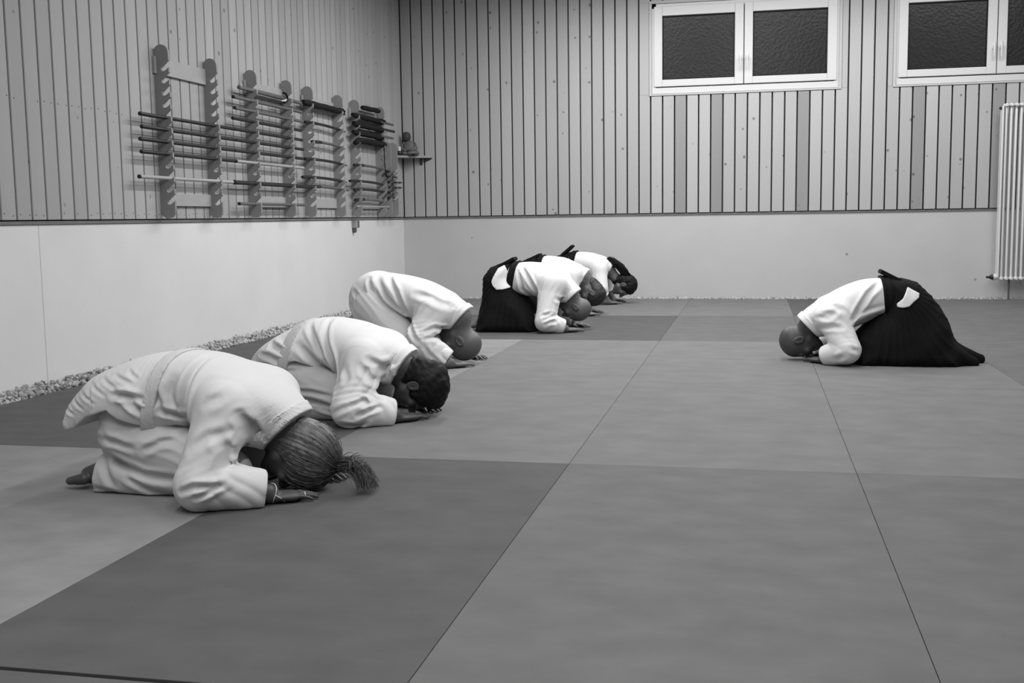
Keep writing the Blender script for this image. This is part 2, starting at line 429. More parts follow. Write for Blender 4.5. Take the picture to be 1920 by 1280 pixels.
def rot_of(r): 
    from mathutils import Euler
    return Euler((r.uniform(0, 6.28), r.uniform(0, 6.28), r.uniform(0, 6.28)))
for (y, x, z, s) in single:
    o = link('stone', grav.choice(rocks), None, gravel); o.location = (x, y, z); o.rotation_euler = rot_of(grav); o.scale = (s, s, s)
# a few loose stones that lie higher against the wall and one on the mat edge
V = []; Fc = []
def put(x, y, z, s):
    vs, fs = grav.choice(rk); R = np.array(rot_of(grav).to_matrix()); b = len(V)
    V.extend(map(tuple, (vs @ R.T) * s + np.array([x, y, z]))); Fc.extend(tuple(b + q for q in f) for f in fs)
for q in spots:
    if q not in sset: put(q[1], q[0], q[2], q[3])
for n in range(3600):
    s = grav.uniform(0.007, 0.017); yy = grav.uniform(8.012, 8.104)
    put(grav.uniform(-0.2, 7.2), yy, -0.016 + grav.uniform(0, .018) + (yy - 8.0) * 0.10, s)
me = bpy.data.meshes.new('gravel'); me.from_pydata(V, [], Fc)
me.materials.append(mat('gravel_mass', 0.42, 0.85, 0.2, 0.35, 32, 0.3, 60))
go = link('gravel', me, None, gravel); go['kind'] = 'stuff'

# ------------------------------------------------------------------ weapon racks on the left wall
SLOTS = [1.8915 - 0.0786 * k for k in range(12)]
def plate_profile(zb, zt, slots):
    """outline in (x from wall, z): rounded ends, hooked slots open to the room and upward"""
    W = 0.105; P = []
    P.append((0.0, zb + 0.06)); P.append((0.0, zt - 0.07))
    for a in range(1, 8):
        t = math.pi * (1 - a / 8.0); P.append((W / 2 + W / 2 * math.cos(t), zt - 0.055 + 0.055 * math.sin(t)))
    P.append((W, zt - 0.055))
    for z in sorted(slots, reverse=True):
        P.append((W, z + 0.052)); P.append((W - 0.034, z + 0.022))
        P.append((W - 0.052, z + 0.006)); P.append((W - 0.056, z - 0.007)); P.append((W - 0.048, z - 0.017))
        P.append((W - 0.034, z - 0.018)); P.append((W - 0.016, z - 0.008)); P.append((W, z + 0.006))
    P.append((W, zb + 0.055))
    for a in range(1, 8):
        t = -math.pi * a / 8.0; P.append((W / 2 + W / 2 * math.cos(t), zb + 0.055 + 0.055 * math.sin(t)))
    return P
def plate(rack, y, zb, zt, slots, y0):
    bm = bmesh.new(); poly = plate_profile(zb, zt, slots)
    A = [bm.verts.new((p[0], y - y0 - 0.010, p[1])) for p in poly]; B = [bm.verts.new((p[0], y - y0 + 0.010, p[1])) for p in poly]
    n = len(poly)
    for tri in tessellate_polygon([[Vector((p[0], p[1], 0)) for p in poly]]):
        bm.faces.new([A[i] for i in tri]); bm.faces.new([B[i] for i in reversed(tri)])
    for i in range(n): bm.faces.new((A[i], B[i], B[(i + 1) % n], A[(i + 1) % n]))
    fin('upright', bm, M['rack'], rack)
def make_rack(ya, yb, label, zt=2.045, slots=SLOTS):
    r = tag(empty('weapon_rack', (XL, ya, 0.0)), label, 'rack', 'weapon racks on the plank wall')
    zb = 0.918
    plate(r, ya, zb, zt, slots, ya); plate(r, yb, zb, zt, slots, ya)
    for (za, zb2) in ((zt - 0.185, zt - 0.075), (1.0, 1.085)):
        bm = bmesh.new(); bm_box(bm, (0.001, -0.03 if za > 1.5 else 0.0, za), (0.020, yb - ya + (0.02 if za > 1.5 else 0), zb2), 0.002); fin('rail', bm, M['rail'], r)
    return r
make_rack(2.84, 3.51, 'grey weapon rack with empty upper notches, leftmost and nearest on the plank wall')
make_rack(4.155, 4.82, 'grey weapon rack filled with light and dark staffs, second from the left')
make_rack(5.27, 5.985, 'grey weapon rack with one thick black bag in its top notches, third from left')
make_rack(6.43, 7.18, 'grey weapon rack holding several thick black cloth bags, fourth from left')
make_rack(7.36, 7.575, 'short grey weapon rack with small wooden knives next to the corner', 1.705, [1.39 - 0.055 * k for k in range(6)])

XS = XL + 0.066
ORD = ['topmost', 'second', 'third', 'fourth', 'fifth', 'sixth', 'seventh', 'eighth', 'ninth', 'tenth']
def staff(y0, y1, z, r, m, label, group, tip=None, bend=0.0, xo=0.0, name='wooden_staff', cat='staff'):
    o = tag(empty(name, (XS + xo, y0, z)), label, cat, 'staffs lying on the weapon racks')
    bm = bmesh.new(); n = 8
    pts = [(0, 0.012 + (y1 - y0 - 0.012) * i / n, bend * math.sin(math.pi * i / n)) for i in range(n + 1)]
    bm_tube(bm, pts, r, 10); fin('shaft', bm, m, o, True, 40)
    bm = bmesh.new(); bm_tube(bm, [(0, 0.0, 0), (0, 0.004, 0), (0, 0.016, 0)], [r * 0.7, r * 1.05, r * 1.05], 10); fin('end_cap', bm, tip or M['staff_dark'], o, True, 40)
    return o
def sword(y0, y1, z, m, label, xo=0.0, flip=False, name='wooden_sword'):
    """bokken: curved blade, slightly thicker grip with a hand guard line"""
    o = tag(empty(name, (XS + xo, y0, z)), label, 'wooden sword', 'wooden swords on the racks'); L_ = y1 - y0
    def Y(t): return (1 - t) * L_ if flip else t * L_
    def Zc(t): return 0.022 * (1 - (2 * t - 0.7) ** 2) * 0.6 - 0.006
    bm = bmesh.new(); T_ = [0.26 + 0.74 * i / 9 for i in range(10)]
    bm_tube(bm, [(0, Y(t), Zc(t)) for t in T_], [0.0125] * 8 + [0.011, 0.003], 8); fin('blade', bm, m, o, True, 40)
    bm = bmesh.new(); T_ = [0.27 * i / 4 for i in range(5)]
    bm_tube(bm, [(0, Y(t), Zc(t)) for t in T_], [0.013, 0.0155, 0.0155, 0.015, 0.0145], 8); fin('grip', bm, M['staff_dark'], o, True, 40)
    return o
zs = {1.89: SLOTS[0], 1.81: SLOTS[1], 1.73: SLOTS[2], 1.65: SLOTS[3], 1.57: SLOTS[4], 1.49: SLOTS[5], 1.415: SLOTS[6], 1.335: SLOTS[7], 1.255: SLOTS[8], 1.175: SLOTS[9], 1.10: SLOTS[10], 1.025: SLOTS[11]}
SZ = lambda k: 1.8885 - 0.0786 * k + 0.0
D_, MI, LI = M['staff_dark'], M['staff_mid'], M['staff_light']
for n, (k, y0, m) in enumerate(((4, 2.512, D_), (5, 2.527, D_), (6, 2.50, D_), (7, 2.508, D_))):
    staff(y0, y0 + 1.285, SZ(k), 0.0125, m, '%s of four dark staffs on the leftmost weapon rack' % ORD[n], 'staffs')
staff(2.466, 3.755, SZ(9), 0.0125, LI, 'pale staff with a dark tip, alone low on the leftmost weapon rack', 'staffs')
for n, (k, y0, m, lab) in enumerate(((1, 3.815, MI, 'mid brown staff under the tasselled sword on the second rack, with a dark tip'), (2, 3.83, MI, 'mid brown staff, third down on the second weapon rack'),
        (3, 3.795, D_, 'dark staff, fourth down on the second weapon rack'), (4, 3.81, D_, 'dark staff, fifth down on the second weapon rack'),
        (5, 3.825, D_, 'dark staff, sixth down on the second weapon rack'), (6, 3.80, D_, 'dark staff, seventh down on the second weapon rack'),
        (7, 3.816, LI, 'pale staff just below the dark ones on the second weapon rack'))):
    staff(y0, y0 + 1.28, SZ(k), 0.0125, m, lab, 'staffs')
staff(3.775, 5.28, SZ(9), 0.017, M['black_plastic'], 'thick black staff low on the second weapon rack', 'staffs')
staff(3.84, 5.08, SZ(11), 0.0125, MI, 'mid brown staff in the lowest notches of the second rack', 'staffs')
# practice sword with tassel in the top notches of the second rack
o = tag(empty('practice_sword', (XS, 3.89, SZ(0))), 'practice sword with a round pommel and a black and white tassel loop', 'sword')
bm = bmesh.new(); bm_tube(bm, [(0, 0.03, 0), (0, 0.3, 0.002), (0, 0.8, 0.0), (0, 1.2, -0.004)], [0.014, 0.017, 0.017, 0.014], 10); fin('scabbard', bm, MI, o, True, 40)
bm = bmesh.new(); bm_lathe(bm, [(0.002, -0.018), (0.013, -0.012), (0.018, 0), (0.013, 0.012), (0.002, 0.018)], (0, 0.06, 0.016), 12); fin('pommel', bm, LI, o, True)
bm = bmesh.new(); bm_tube(bm, [(0.03 + 0.0 * t, 0.80 + 0.055 * math.cos(a), 0.0 + 0.038 * math.sin(a)) for t, a in [(i, -2.2 + i * 0.42) for i in range(11)]], 0.009, 8); fin('tassel_loop', bm, M['bag'], o, True)
bm = bmesh.new(); bm_tube(bm, [(0.028, 0.74, -0.030), (0.03, 0.79, -0.028), (0.03, 0.83, -0.012)], [0.006, 0.010, 0.008], 8); fin('tassel_cord', bm, M['window_white'], o, True)
# third rack
def bag(y0, y1, z, r, label, droop=0.0, hook=False, lump=0.0, z1=None):
    o = tag(empty('sword_bag', (XS + 0.012, y0, z)), label, 'sword bag', 'black bags on the racks'); bm = bmesh.new(); n = 12; L_ = y1 - y0
    z1 = z if z1 is None else z1
    R_ = random.Random(int(z * 1000)); pts = []; rr = []
    for i in range(n + 1):
        t = i / n
        pts.append((0, t * L_, (z1 - z) * t + droop * max(0, 1 - t / 0.2) ** 1.5 * -1 + R_.uniform(-.002, .002)))
        rr.append(r * (0.75 if i in (0, n) else 1) * R_.uniform(.92, 1.08) + lump * max(0, (t - 0.6)))
    bm_tube(bm, pts, rr, 10); fin('cover', bm, M['bag'], o, True, 60)
    if hook:
        bm = bmesh.new(); bm_tube(bm, [(0.0, L_ - 0.05, 0.02), (0, L_ + 0.03, 0.022), (0, L_ + 0.08, 0.005), (0, L_ + 0.075, -0.02), (0, L_ + 0.05, -0.02)], 0.010, 8); fin('strap', bm, M['bag'], o, True)
    return o
bag(5.11, 6.02, SZ(0) + 0.008, 0.027, 'thick black bag in the top notches of the third rack, strap looped at its end', 0.0, True)
sword(5.165, 6.14, SZ(2), D_, 'dark wooden sword below the black bag on the third rack')
sword(5.30, 6.12, SZ(4), MI, 'mid brown wooden sword in the middle of the third rack')
sword(5.13, 6.16, SZ(6), D_, 'dark wooden sword below the mid brown one on the third rack')
sword(5.065, 6.14, SZ(8), D_, 'dark wooden sword with its grip poking out left of the third rack')
sword(5.19, 6.20, SZ(9), MI, 'mid brown wooden sword, lowest on the third rack')
# fourth rack
bag(6.58, 7.10, 1.985, 0.024, 'short black bag wedged above the notches of the fourth rack', 0.0, False, 0.0, 1.995)
bag(6.31, 7.24, SZ(0) + 0.004, 0.025, 'thick black bag in the top notches of the fourth rack', 0.0, False, 0.02)
bag(6.335, 7.22, SZ(1) + 0.002, 0.030, 'thick black bag in the second notches of the fourth rack')
bag(6.31, 7.22, SZ(2), 0.028, 'thick black bag in the third notches of the fourth rack')
bag(6.355, 7.26, SZ(3) + 0.01, 0.030, 'black bag with a drooping left end, lowest bag of the fourth rack', 0.035)
staff(7.06, 7.47, SZ(0) - 0.004, 0.012, MI, 'mid brown stick end poking out right of the topmost bag, fourth rack', 's', xo=0.03)
staff(7.10, 7.51, SZ(1) + 0.006, 0.013, D_, 'dark stick end poking out right of the bags, middle of three, fourth rack', 's', xo=0.03)
staff(7.06, 7.46, SZ(2) + 0.012, 0.012, MI, 'mid brown stick end poking out right of the third bag, fourth rack', 's', xo=0.03)
sword(6.335, 7.36, SZ(6), MI, 'mid brown wooden sword below the hanging cord on the fourth rack')
sword(6.21, 7.30, SZ(8), M['black_plastic'], 'black wooden sword in the lower half of the fourth rack')
sword(6.32, 7.39, SZ(9), D_, 'dark wooden sword under the black one on the fourth rack')
sword(6.34, 7.30, SZ(10) - 0.02, MI, 'mid brown wooden sword, second lowest on the fourth rack')
staff(6.395, 7.41, SZ(11) - 0.004, 0.010, LI, 'thin pale stick, lowest on the fourth rack', 's', tip=LI)
o = bmesh.new(); bm_tube(o, [(XS + 0.045, 7.12, 1.64), (XS + 0.052, 7.11, 1.55), (XS + 0.05, 7.115, 1.46), (XS + 0.052, 7.14, 1.36), (XS + 0.05, 7.15, 1.33)], [0.006, 0.005, 0.005, 0.007, 0.009], 8)
tag(fin('bag_cord', o, M['bag'], None, True), 'black cord hanging down from the bags of the fourth rack', 'cord')
for n, (z, y0, y1, m) in enumerate(((1.39, 7.29, 7.58, MI), (1.335, 7.30, 7.64, D_), (1.28, 7.33, 7.81, D_), (1.225, 7.36, 7.81, D_), (1.17, 7.33, 7.64, MI), (1.115, 7.31, 7.56, D_))):
    o = tag(empty('wooden_knife', (XS + 0.01, y0, z)), '%s of the six small wooden knives on the short corner rack' % (ORD[n] if n < 5 else 'lowest'), 'wooden knife', 'wooden knives on the short rack')
    L_ = y1 - y0
    bm = bmesh.new(); bm_tube(bm, [(0, L_ * t, 0.006 * t) for t in (0.38, 0.6, 0.85, 1.0)], [0.012, 0.012, 0.010, 0.003], 8); fin('blade', bm, m, o, True, 40)
    bm = bmesh.new(); bm_tube(bm, [(0, L_ * t, 0) for t in (0.0, 0.03, 0.2, 0.4)], [0.010, 0.014, 0.014, 0.013], 8); fin('grip', bm, D_, o, True, 40)

# socket box below the cladding
so = tag(empty('socket_box', (-0.212, 6.50, 0.84)), 'small grey electric box on the concrete just below the fourth rack', 'socket')
box('housing', (0.0, -0.045, -0.03), (0.045, 0.0, 0.045), M['socket_light'], so, 0.004)
box('cover', (0.0, 0.002, -0.028), (0.040, 0.07, 0.042), M['socket'], so, 0.004)
bm = bmesh.new(); bm_tube(bm, [(0.02, -0.02, -0.025), (0.02, -0.02, -0.06), (0.02, -0.022, -0.075)], [0.02, 0.02, 0.012]); fin('plug', bm, M['socket'], so, True, 40)

# corner shelf with figurine
sh = tag(empty('corner_shelf', (XL, YB, 1.585)), 'small triangular wooden shelf fixed in the corner of the plank walls', 'shelf')
bm = bmesh.new(); bm_prism(bm, [(0.0, 0.0), (0.345, 0.0), (0.345, -0.02), (0.02, -0.30), (0.0, -0.30)], 2, -0.022, 0.0); fin('board', bm, M['shelf'], sh)
bm = bmesh.new(); bm_prism(bm, [(-0.02, -0.022), (-0.02, -0.08), (-0.001, -0.10), (-0.001, -0.022)], 0, 0.20, 0.225); fin('bracket', bm, M['shelf_dark'], sh)
bm = bmesh.new(); bm_prism(bm, [(0.24, -0.022), (0.34, -0.022), (0.33, -0.035), (0.25, -0.07)], 1, -0.012, -0.001); fin('bracket', bm, M['shelf_dark'], sh)
fg = tag(empty('seated_figurine', (XL + 0.115, YB - 0.125, 1.585)), 'grey seated figurine with a dark head on the corner shelf', 'figurine')
bm = bmesh.new(); bm_lathe(bm, [(0.098, 0), (0.106, 0.012), (0.10, 0.04), (0.080, 0.085), (0.066, 0.12), (0.056, 0.145), (0.030, 0.165)], (0, 0, 0), 24, 1.0, 0.8); fin('torso', bm, M['figurine'], fg, True)
for sx in (-1, 1):
    bm = bmesh.new(); bm_tube(bm, [(sx * 0.055, 0, 0.135), (sx * 0.082, -0.015, 0.09), (sx * 0.06, -0.07, 0.06), (0.0, -0.085, 0.055)], [0.022, 0.021, 0.017, 0.012], 10); fin('arm', bm, M['figurine'], fg, True)
    bm = bmesh.new(); bm_tube(bm, [(sx * 0.03, -0.015, 0.035), (sx * 0.098, -0.045, 0.027), (sx * 0.04, -0.085, 0.024), (-sx * 0.02, -0.09, 0.024)], [0.03, 0.027, 0.023, 0.014], 10); fin('leg', bm, M['figurine'], fg, True)
bm = bmesh.new(); bm_lathe(bm, [(0.026, -0.052), (0.044, -0.03), (0.051, 0.0), (0.047, 0.03), (0.03, 0.05), (0.004, 0.058)], (-0.03, -0.006, 0.205), 18); fin('head', bm, M['figurine_head'], fg, True)
tag(box('black_box', (XL + 0.135, YB - 0.165 - 0.06, 1.585), (XL + 0.215, YB - 0.14 - 0.06, 1.603), M['black_plastic'], None, 0.004), 'small flat black box in front of the figurine on the shelf', 'box')
cup = tag(empty('incense_cup', (XL + 0.035, YB - 0.235, 1.585)), 'small black cup with a white candle at the left end of the shelf', 'cup')
bm = bmesh.new(); bm_lathe(bm, [(0.024, 0), (0.029, 0.006), (0.031, 0.045), (0.026, 0.05)], (0, 0, 0), 16); fin('bowl', bm, M['black_plastic'], cup, True, 50)
bm = bmesh.new(); bm_lathe(bm, [(0.017, 0.045), (0.018, 0.06), (0.018, 0.092), (0.013, 0.098)], (0, 0, 0), 14); fin('candle', bm, M['window_white'], cup, True, 50)

# ------------------------------------------------------------------ implicit-surface modeller for bodies and clothes
class Field:
    def __init__(s, lo, hi, h):
        s.h = h; s.o = np.array(lo, float)
        n = [int(math.ceil((hi[i] - lo[i]) / h)) + 1 for i in range(3)]
        s.ax = [(s.o[i] + h * np.arange(n[i])).astype(np.float32) for i in range(3)]
        s.D = np.full(n, 0.3, np.float32)
    def sub(s, lo, hi):
        sl = []
        for i in range(3):
            a = int(np.searchsorted(s.ax[i], lo[i])); b = int(np.searchsorted(s.ax[i], hi[i]))
            if b <= a: return None, None
            sl.append(slice(a, b))
        sl = tuple(sl)
        return sl, (s.ax[0][sl[0]][:, None, None], s.ax[1][sl[1]][None, :, None], s.ax[2][sl[2]][None, None, :])
    def put(s, fn, lo, hi, k=0.0, op='u', pad=0.04):
        lo = [q - pad - k for q in lo]; hi = [q + pad + k for q in hi]
        sl, P = s.sub(lo, hi)
        if sl is None: return
        d = fn(*P); a = s.D[sl]
        if op == 'u':
            if k > 0:
                hh = np.clip(0.5 + 0.5 * (a - d) / k, 0, 1); s.D[sl] = a + (d - a) * hh - k * hh * (1 - hh)
            else: s.D[sl] = np.minimum(a, d)
        elif op == 's':
            if k > 0:
                hh = np.clip(0.5 - 0.5 * (a + d) / k, 0, 1); s.D[sl] = a + (-d - a) * hh + k * hh * (1 - hh)
            else: s.D[sl] = np.maximum(a, -d)
        elif op == 'i':
            s.D[sl] = np.maximum(a, d)
    def cap(s, a, b, ra, rb, k=0.0, op='u', flat=None):
        a = np.array(a, np.float32); b = np.array(b, np.float32); ba = b - a; L2 = float(ba @ ba) + 1e-9; r = max(ra, rb)
        fl = flat or (1, 1, 1)
        def fn(x, y, z):
            px, py, pz = x - a[0], y - a[1], z - a[2]
            t = np.clip((px * ba[0] + py * ba[1] + pz * ba[2]) / L2, 0, 1)
            qx, qy, qz = (px - t * ba[0]) / fl[0], (py - t * ba[1]) / fl[1], (pz - t * ba[2]) / fl[2]
            return (np.sqrt(qx * qx + qy * qy + qz * qz) - (ra + (rb - ra) * t)) * min(fl)
        m = max(fl)
        s.put(fn, np.minimum(a, b) - r * m, np.maximum(a, b) + r * m, k, op)
    def ell(s, c, rad, k=0.0, op='u', R=None):
        c = np.array(c, np.float32); rd = np.array(rad, np.float32); rm = float(max(rad))
        R = np.eye(3, dtype=np.float32) if R is None else np.array(R, np.float32)   # rows: local axes
        def fn(x, y, z):
            px, py, pz = x - c[0], y - c[1], z - c[2]
            q = [(R[i, 0] * px + R[i, 1] * py + R[i, 2] * pz) for i in range(3)]
            k0 = np.sqrt(sum((q[i] / rd[i]) ** 2 for i in range(3))) + 1e-6
            k1 = np.sqrt(sum((q[i] / rd[i] ** 2) ** 2 for i in range(3))) + 1e-6
            return k0 * (k0 - 1) / k1
        s.put(fn, c - rm, c + rm, k, op)
    def plane(s, p, n, op='i'):
        """keep the side where (q-p).n < 0"""
        n = np.array(n, float); n = n / np.linalg.norm(n); p = np.array(p, float)
        d = (s.ax[0][:, None, None] - p[0]) * n[0] + (s.ax[1][None, :, None] - p[1]) * n[1] + (s.ax[2][None, None, :] - p[2]) * n[2]
        s.D = np.maximum(s.D, d.astype(np.float32))
    def floor(s, z=0.002): s.plane((0, 0, z), (0, 0, -1))
    def disp(s, fn, band=0.03):
        i = np.nonzero(np.abs(s.D) < band)
        if len(i[0]) == 0: return
        s.D[i] += fn(s.ax[0][i[0]], s.ax[1][i[1]], s.ax[2][i[2]]).astype(np.float32)
    def mesh(s, name, m, parent, smooth_it=1):
        D = s.D; D[0], D[-1], D[:, 0], D[:, -1], D[:, :, 0], D[:, :, -1] = (.1,) * 6
        sg = D < 0
        c = np.zeros([q - 1 for q in D.shape], np.uint8)
        for a in (0, 1):
            for b in (0, 1):
                for d in (0, 1):
                    c += sg[a:D.shape[0] - 1 + a, b:D.shape[1] - 1 + b, d:D.shape[2] - 1 + d]
        act = (c > 0) & (c < 8)
        idx = np.argwhere(act); vid = np.full(act.shape, -1, np.int32); vid[act] = np.arange(len(idx))
        acc = np.zeros((len(idx), 3)); cnt = np.zeros(len(idx))
        corners = [(a, b, d) for a in (0, 1) for b in (0, 1) for d in (0, 1)]
        val = {q: D[idx[:, 0] + q[0], idx[:, 1] + q[1], idx[:, 2] + q[2]] for q in corners}
        for p in corners:
            for ax in range(3):
                if p[ax] == 0:
                    q = list(p); q[ax] = 1; q = tuple(q)
                    da, db = val[p], val[q]; mk = (da < 0) != (db < 0)
                    t = da[mk] / (da[mk] - db[mk]); pos = np.repeat(np.array(p, float)[None], mk.sum(), 0); pos[:, ax] += t
                    acc[mk] += pos; cnt[mk] += 1
        Vv = s.o + s.h * (idx + acc / cnt[:, None])
        Q = []
        for ax in range(3):
            A = np.take(sg, range(0, sg.shape[ax] - 1), ax); B = np.take(sg, range(1, sg.shape[ax]), ax)
            e = np.argwhere(A != B); u, v = [(1, 2), (2, 0), (0, 1)][ax]
            e = e[(e[:, u] > 0) & (e[:, v] > 0) & (e[:, u] < sg.shape[u] - 1) & (e[:, v] < sg.shape[v] - 1)]
            inside = sg[e[:, 0], e[:, 1], e[:, 2]]
            def cell(du, dv):
                q = e.copy(); q[:, u] -= du; q[:, v] -= dv; return vid[q[:, 0], q[:, 1], q[:, 2]]
            f = np.stack([cell(1, 1), cell(0, 1), cell(0, 0), cell(1, 0)], 1)
            f[~inside] = f[~inside][:, ::-1]; Q.append(f)
        Q = np.concatenate(Q)
        for _ in range(smooth_it):
            nb = np.zeros_like(Vv); nc = np.zeros(len(Vv))
            for a in range(4):
                i0, i1 = Q[:, a], Q[:, (a + 1) % 4]
                for ax in range(3): nb[:, ax] += np.bincount(i0, Vv[i1, ax], len(Vv)) + np.bincount(i1, Vv[i0, ax], len(Vv))
                nc += np.bincount(i0, minlength=len(Vv)) + np.bincount(i1, minlength=len(Vv))
            Vv = 0.5 * Vv + 0.5 * nb / np.maximum(nc, 1)[:, None]
        me = bpy.data.meshes.new(name)
        me.vertices.add(len(Vv)); me.vertices.foreach_set('co', Vv.astype(np.float32).ravel())
        me.loops.add(len(Q) * 4); me.loops.foreach_set('vertex_index', Q.astype(np.int32).ravel())
        me.polygons.add(len(Q)); me.polygons.foreach_set('loop_start', np.arange(0, len(Q) * 4, 4, dtype=np.int32))
        me.update(calc_edges=True); me.validate()
        return link(name, me, m, parent, True)

def wob(seed, freq, n=10, aniso=(1, 1, 1)):
    r = np.random.RandomState(seed); K = r.normal(size=(n, 3)); K /= np.linalg.norm(K, axis=1)[:, None]
    K *= freq * r.uniform(.6, 1.5, (n, 1)) * np.array(aniso); ph = r.uniform(0, 6.28, n)
    def f(x, y, z):
        a = 0
        for i in range(n): a = a + np.sin(K[i, 0] * x + K[i, 1] * y + K[i, 2] * z + ph[i])
        return a / math.sqrt(n)
    return f

def catmull(P, n=6):
    P = np.array(P, float); out = []
    Pp = np.vstack([2 * P[0] - P[1], P, 2 * P[-1] - P[-2]])
    for i in range(1, len(Pp) - 2):
        p0, p1, p2, p3 = Pp[i - 1:i + 3]
        for t in np.linspace(0, 1, n, endpoint=False):
            out.append(0.5 * ((2 * p1) + (-p0 + p2) * t + (2 * p0 - 5 * p1 + 4 * p2 - p3) * t * t + (-p0 + 3 * p1 - 3 * p2 + p3) * t ** 3))
    out.append(P[-1]); return np.array(out)

class Sweep:
    """body of elliptic sections along a planar spine, given by dorsal profile points (x, z, depth, half width)"""
    def __init__(s, back):
        B = catmull(back, 6); tan = np.gradient(B[:, :2], axis=0); tan /= np.linalg.norm(tan, axis=1)[:, None]
        nrm = np.stack([tan[:, 1], -tan[:, 0]], 1)          # pointing to the belly when walking from tail to head
        s.c = B[:, :2] + nrm * B[:, 2:3] / 2; s.r = B[:, 2] / 2; s.w = B[:, 3]
    def fn(s, off=0.0, pw=2.4):
        c, r, w = s.c, s.r + off, s.w + off
        def f(x, y, z):
            X = x[:, :, 0] + 0 * z[:, 0, :]; Z = z[0, :, :] + 0 * X if False else (z[:, 0, :] + 0 * X)
            best = np.full(X.shape, 1e9); rr = np.zeros(X.shape); ww = np.zeros(X.shape)
            for i in range(len(c) - 1):
                a, b = c[i], c[i + 1]; ba = b - a; L2 = ba @ ba + 1e-9
                t = np.clip(((X - a[0]) * ba[0] + (Z - a[1]) * ba[1]) / L2, 0, 1)
                d = np.hypot(X - a[0] - t * ba[0], Z - a[1] - t * ba[1])
                R_ = r[i] + (r[i + 1] - r[i]) * t
                key = d / R_
                mk = key < best; best[mk] = key[mk]; rr[mk] = R_[mk]; ww[mk] = (w[i] + (w[i + 1] - w[i]) * t)[mk]
            g = (best[:, None, :] ** pw + (np.abs(y) / ww[:, None, :]) ** pw) ** (1 / pw)
            return ((g - 1) * np.minimum(rr, ww)[:, None, :]).astype(np.float32)
        return f
    def box(s, off=0.0):
        R_ = s.r.max() + off; W_ = s.w.max() + off
        return (s.c[:, 0].min() - R_, -W_, s.c[:, 1].min() - R_), (s.c[:, 0].max() + R_, W_, s.c[:, 1].max() + R_)

def poly_sd(X, Z, P):
    P = np.array(P, float); n = len(P); d = np.full(X.shape, 1e9); s = np.ones(X.shape)
    for i in range(n):
        a, b = P[i], P[i - 1]; e = b - a; wx, wz = X - a[0], Z - a[1]
        t = np.clip((wx * e[0] + wz * e[1]) / (e @ e + 1e-12), 0, 1)
        d = np.minimum(d, (wx - e[0] * t) ** 2 + (wz - e[1] * t) ** 2)
        c1 = Z >= a[1]; c2 = Z < b[1]; c3 = e[0] * wz > e[1] * wx
        fl = (c1 & c2 & c3) | (~c1 & ~c2 & ~c3); s[fl] *= -1
    return s * np.sqrt(d)

def creases(L, side):
    """L: (points in x,z ; depth ; width): grooves pressed in on one flank"""
    def f(x, y, z):
        a = np.zeros(x.shape)
        for pts, dep, wd in L:
            d = np.full(x.shape, 1e9); tt = np.zeros(x.shape); n = len(pts) - 1
            for i in range(n):
                p = np.array(pts[i]); q = np.array(pts[i + 1]); e = q - p
                t = np.clip(((x - p[0]) * e[0] + (z - p[1]) * e[1]) / (e @ e + 1e-9), 0, 1)
                dd = np.hypot(x - p[0] - t * e[0], z - p[1] - t * e[1]); mk = dd < d
                d[mk] = dd[mk]; tt[mk] = (i + t[mk]) / n
            fade = np.sqrt(np.clip(np.sin(np.pi * np.clip(tt, 0.03, 0.97)), 0, 1))
            u = d / wd
            a += 1.7 * dep * fade * (np.exp(-u * u) - 0.55 * np.exp(-((u - 1.9) / 0.9) ** 2))
        return np.clip(a, -0.008, 0.0115) * np.clip((y * side - 0.02) / 0.05, 0, 1)
    return f

def frame(up, fwd_hint):
    u = np.array([up[0], 0.0, up[1]]); u /= np.linalg.norm(u)
    f = np.array([fwd_hint[0], 0.0, fwd_hint[1]]); f -= u * (f @ u); f /= np.linalg.norm(f)
    r = np.cross(f, u); return np.stack([r, f, u])     # rows: right, forward, up

